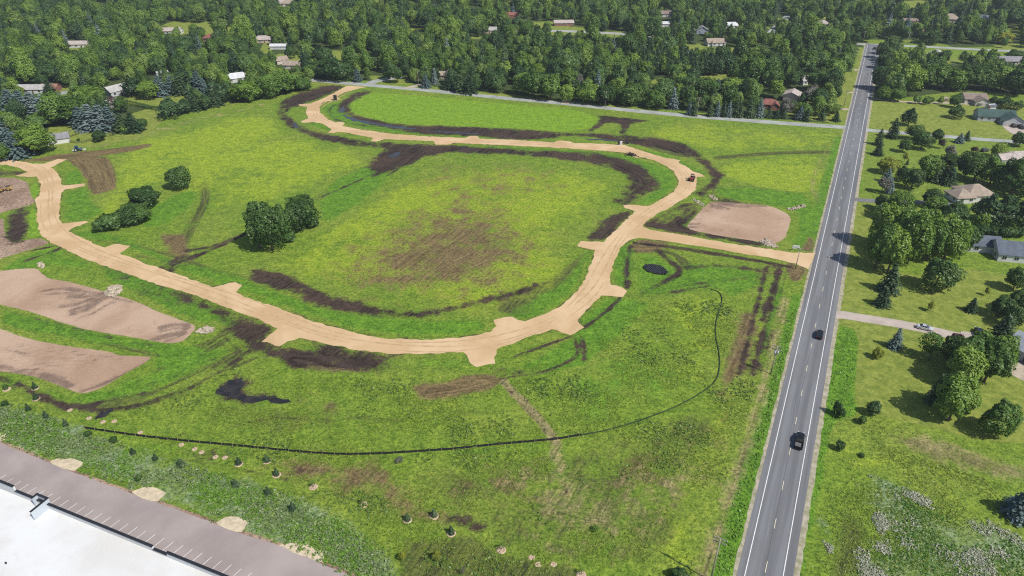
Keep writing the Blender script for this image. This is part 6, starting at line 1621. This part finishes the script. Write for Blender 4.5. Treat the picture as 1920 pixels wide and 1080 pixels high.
WET = [[tuple(p) for p in GA(P(s))] for s in ("400,735 425,714 445,707 459,707 464,718 454,730 470,740 500,738 517,743 548,757 530,759 505,754 480,756 450,754 424,748", "172,783 195,771 210,764 213,772 196,785 180,789", "1210,500 1250,495 1255,512 1215,518")]
bank = ["-60,750 30,757 130,792 250,837 400,882 480,907 560,927 640,962 735,1042 755,1110 690,1110 600,1056 518,1020 465,990 455,973 420,970 401,980 296,940 310,922 292,914 258,916 245,923 140,884 156,868 135,860 92,866 0,830 -60,805"]
tufts('bank_weeds', bank, 34000, .55, .75, GM['weed'], 'grey-green weeds covering the bank above the car park', 4, patch(6.0, -.15, 1.0), 1)
tufts('bank_grass', bank, 52000, .45, .7, GM['lush'], 'green grass between the grey weeds of the bank', 4, patch(7.0, -.1, 4.0), 2)
tufts('verge_grass', ["1485,575 1453,675 1414,810 1375,945 1333,1080 1322,1110 1375,1110 1386,1080 1414,945 1444,810 1479,675 1510,575"], 15000, .40, .7, GM['lush'], 'rank green grass in the ditch west of the county road', 4, None, 3, 1.5)
tufts('verge_grass', ["1566,612 1604,622 1610,650 1600,740 1606,776 1560,800 1530,960 1500,1110 1470,1110 1520,860"], 9000, .22, .6, GM['lush'], 'rank green grass along the east shoulder of the county road', 4, None, 8, 2.0)
tufts('rough_grass', ["1606,776 1700,800 1960,900 1960,1110 1510,1110 1545,900"], 24000, .16, .5, GM['olive'], 'rough meadow grass east of the county road', 3, patch(9, -.2, 2.0), 4)
tufts('flowering_weeds', ["1628,893 1660,895 1700,915 1745,936 1752,952 1735,956 1690,928 1640,914", "1600,905 1640,915 1650,960 1672,985 1655,1012 1640,990 1625,945", "1740,940 1795,976 1842,968 1905,1000 1960,1010 1960,1110 1790,1110 1800,1060 1740,1005", "1596,1030 1640,1012 1670,1020 1700,1060 1720,1110 1620,1110", "1532,968 1552,970 1572,1012 1558,1040 1536,1010", "1628,893 1660,895 1745,936 1795,976 1842,968 1905,1000 1960,1010 1960,1110 1596,1110 1612,1030 1655,1010 1664,980 1630,950 1605,925"], 9000, .45, .5, GM['bloom'], 'whitish flowering weeds in drifts on the eastern meadow', 4, patch(4.0, .45, 3.0), 5, 6.0)
tufts('flower_leaves', ["1628,893 1660,895 1745,936 1795,976 1842,968 1905,1000 1960,1010 1960,1110 1596,1110 1612,1030 1655,1010 1664,980 1630,950 1605,925"], 9000, .3, .5, GM['lush'], 'green stems and leaves under the whitish flowering weeds', 4, patch(5, -.4, 7.0), 9)
meadow = "150,800 300,720 440,680 560,690 700,710 930,705 1100,650 1200,570 1350,545 1420,600 1440,640 1440,700 1330,1080 740,1100 640,950 420,880 250,825"
tufts('meadow_grass', [meadow], 90000, .22, .5, GM['meadow'], 'yellow-green meadow plants over the near field', 3, patch(7, .1, 5.0), 6)
tufts('meadow_weeds', [meadow], 45000, .4, .75, GM['dark'], 'dark leafy weeds dotted over the near field', 4, patch(8, .75, 6.0), 7)

# turned soil: clods with real height where the ground is bare
_m = W['mud'] * (W['lawn'] < .3); _ok = np.nonzero((_m > .55) & (VY < 470) & (np.abs(VX) < 335))[0]
_k = R.choice(_ok, 15000); cx_ = VX[_k] + R.uniform(-.6, .6, len(_k)); cy_ = VY[_k] + R.uniform(-.6, .6, len(_k))
_gp = [tuple(p) for p in GA(GRAVEL)]; _in = ~inside(cx_, cy_, _gp)
for s_, _lb in PADS: _in &= ~inside(cx_, cy_, [tuple(p) for p in GA(P(s_))])
for pu in WET: _in &= ~inside(cx_, cy_, pu)
cx_, cy_ = cx_[_in], cy_[_in]; n_ = len(cx_); r_ = R.uniform(.08, .30, n_); a_ = R.uniform(0, 6.28, n_)
ang = a_[:, None] + np.array([0, 1.57, 3.14, 4.71])[None]
base = np.stack([cx_[:, None] + np.cos(ang) * r_[:, None] * R.uniform(.6, 1.3, (n_, 4)), cy_[:, None] + np.sin(ang) * r_[:, None] * R.uniform(.6, 1.3, (n_, 4)), np.zeros((n_, 4)) - .02], -1)
top = np.stack([cx_ + R.uniform(-.1, .1, n_), cy_ + R.uniform(-.1, .1, n_), r_ * R.uniform(.45, 1.0, n_)], -1)[:, None]
v_ = np.concatenate([base, top], 1).reshape(-1, 3); o_ = np.arange(n_)[:, None] * 5
f_ = np.concatenate([np.stack([o_[:, 0] + i, o_[:, 0] + (i + 1) % 4, o_[:, 0] + 4], 1) for i in range(4)])
tag(link(bpy.data.objects.new('soil_clods', np_mesh('soil_clods', v_, f_, [surf('clod_soil', (.062, .042, .031), .25, .3, 3, .95)]))), 'dark clods of turned soil strewn over the muddy strips', 'soil', kind='stuff')

# ------------------------------------------------------------------ describing the trees
LAND += [('the crossroads', *G(1605, 241)), ('the tan road mouth', *G(1525, 490)), ('the long beige drive', *G(1700, 610)), ('the side road bend', *G(690, 158)), ('the conifer row', *G(1380, 220)), ('the dark plantation', *G(1270, 135)), ('the lit lawn', *G(1300, 92)), ('the T-junction', *G(1632, 84)), ('the lone field clump', *G(530, 450)), ('the clipped hedge', *G(270, 200)),
         ('the field corner by the spruces', *G(200, 250)), ('the curving lane', *G(1460, 50)), ('the striped verge', *G(1600, 160)), ('the garden bed', *G(1900, 690)), ('the wood edge facing the field', *G(850, 172)), ('the round trees on the side road', *G(1030, 188)), ('the tree belt east of the road', *G(1760, 172)), ('the lawn shrubs', *G(1600, 790)),
         ('the tan road west end', *G(20, 303)), ('the hillside pines', *G(420, 190)), ('the far turning circle', *G(1120, 62)), ('the hill meadow', *G(1715, 8)), ('the dark asphalt drive', *G(1680, 379)), ('the far wood above the field', *G(700, 110)), ('the glade in the wood', *G(770, 60)), ('the western wood track', *G(120, 172)), ('the cut grass by the pale lane', *G(1800, 258))]
LX = np.array([(a[1], a[2]) for a in LAND]); groups = {}
for t in TREES:
    d = np.hypot(LX[:, 0] - t['x'], LX[:, 1] - t['y']); i = int(d.argmin()); t['d'] = d[i]; t['land'] = LAND[i][0]
    side = 'on the road side of' if t['y'] < LX[i, 1] else 'beyond'
    if not t['where']: groups.setdefault((t['k'], i, side), []).append(t)
for (k, i, side), ts in groups.items():
    ts.sort(key=lambda q: q['d']); word = WORD[k][1]
    for n, t in enumerate(ts):
        pos = {'on the road side of': 'before', 'beyond': 'behind'}[side]
        lab = f'{word} {pos} {LAND[i][0]}' if len(ts) == 1 else f'{word} {pos} {LAND[i][0]}, {ordn(n + 1)} out from it'
        tag(t['o'], lab, 'shrub' if WORD[k][0] == 'shrub' else 'tree', {'broadleaf_tree': 'broadleaf trees', 'spruce_tree': 'spruces', 'pine_tree': 'pines', 'shrub': 'shrubs'}[WORD[k][0]])
for t in TREES:
    if t['where']: tag(t['o'], t['where'], 'shrub' if t['k'] in 'sSh' else 'tree', 'small trees and shrubs')

# ------------------------------------------------------------------ light, air, camera
wd = bpy.data.worlds.new('World'); sc.world = wd; wd.use_nodes = True
nt = wd.node_tree; nt.nodes.clear()
sky = nt.nodes.new('ShaderNodeTexSky'); sky.sky_type = 'NISHITA'; sky.sun_disc = False
SUN_EL, SX, SY = rad(51), .79, -.61
sky.sun_elevation = SUN_EL; sky.sun_rotation = math.atan2(SX, SY)
bgd = nt.nodes.new('ShaderNodeBackground'); bgd.inputs[1].default_value = .105
wo = nt.nodes.new('ShaderNodeOutputWorld'); nt.links.new(sky.outputs[0], bgd.inputs[0]); nt.links.new(bgd.outputs[0], wo.inputs[0])
sl = bpy.data.lights.new('sun', 'SUN'); sl.energy = 4.6; sl.angle = rad(.5); sl.color = (1, .955, .88)
so = link(bpy.data.objects.new('sun', sl))
so.rotation_euler = Vector((SX * math.cos(SUN_EL), SY * math.cos(SUN_EL), math.sin(SUN_EL))).to_track_quat('Z', 'Y').to_euler()
so.location = (200, -150, 400)
cd = bpy.data.cameras.new('camera'); cd.sensor_width = 36; cd.lens = 36 * FL / 1920; cd.clip_start = 1; cd.clip_end = 20000
co = link(bpy.data.objects.new('camera', cd)); co.location = (0, 0, CH); co.rotation_euler = (math.pi / 2 - PIT, 0, 0)
sc.camera = co
sc.cycles.use_denoising = False; sc.cycles.filter_width = 1.15; sc.cycles.max_bounces = 6; sc.cycles.sample_clamp_indirect = 4
sc.view_settings.view_transform = 'Standard'; sc.view_settings.look = 'None'; sc.view_settings.exposure = .48; sc.view_settings.gamma = 1
HAZE = 0.00009
if HAZE:
    b = bmesh.new(); box(b, -7000, 7000, -1500, 7000, -12, 128)
    m, nt, N, L = new_mat('air'); pv = N.new('ShaderNodeVolumePrincipled'); pv.inputs['Density'].default_value = HAZE; pv.inputs['Color'].default_value = (.80, .88, .97, 1); pv.inputs['Anisotropy'].default_value = .2
    o = N.new('ShaderNodeOutputMaterial'); L.new(pv.outputs[0], o.inputs['Volume'])
    bm_obj('haze', b, m)
    tag(bpy.data.objects['haze'], 'thin bluish summer haze over the far woods', 'haze', kind='stuff')
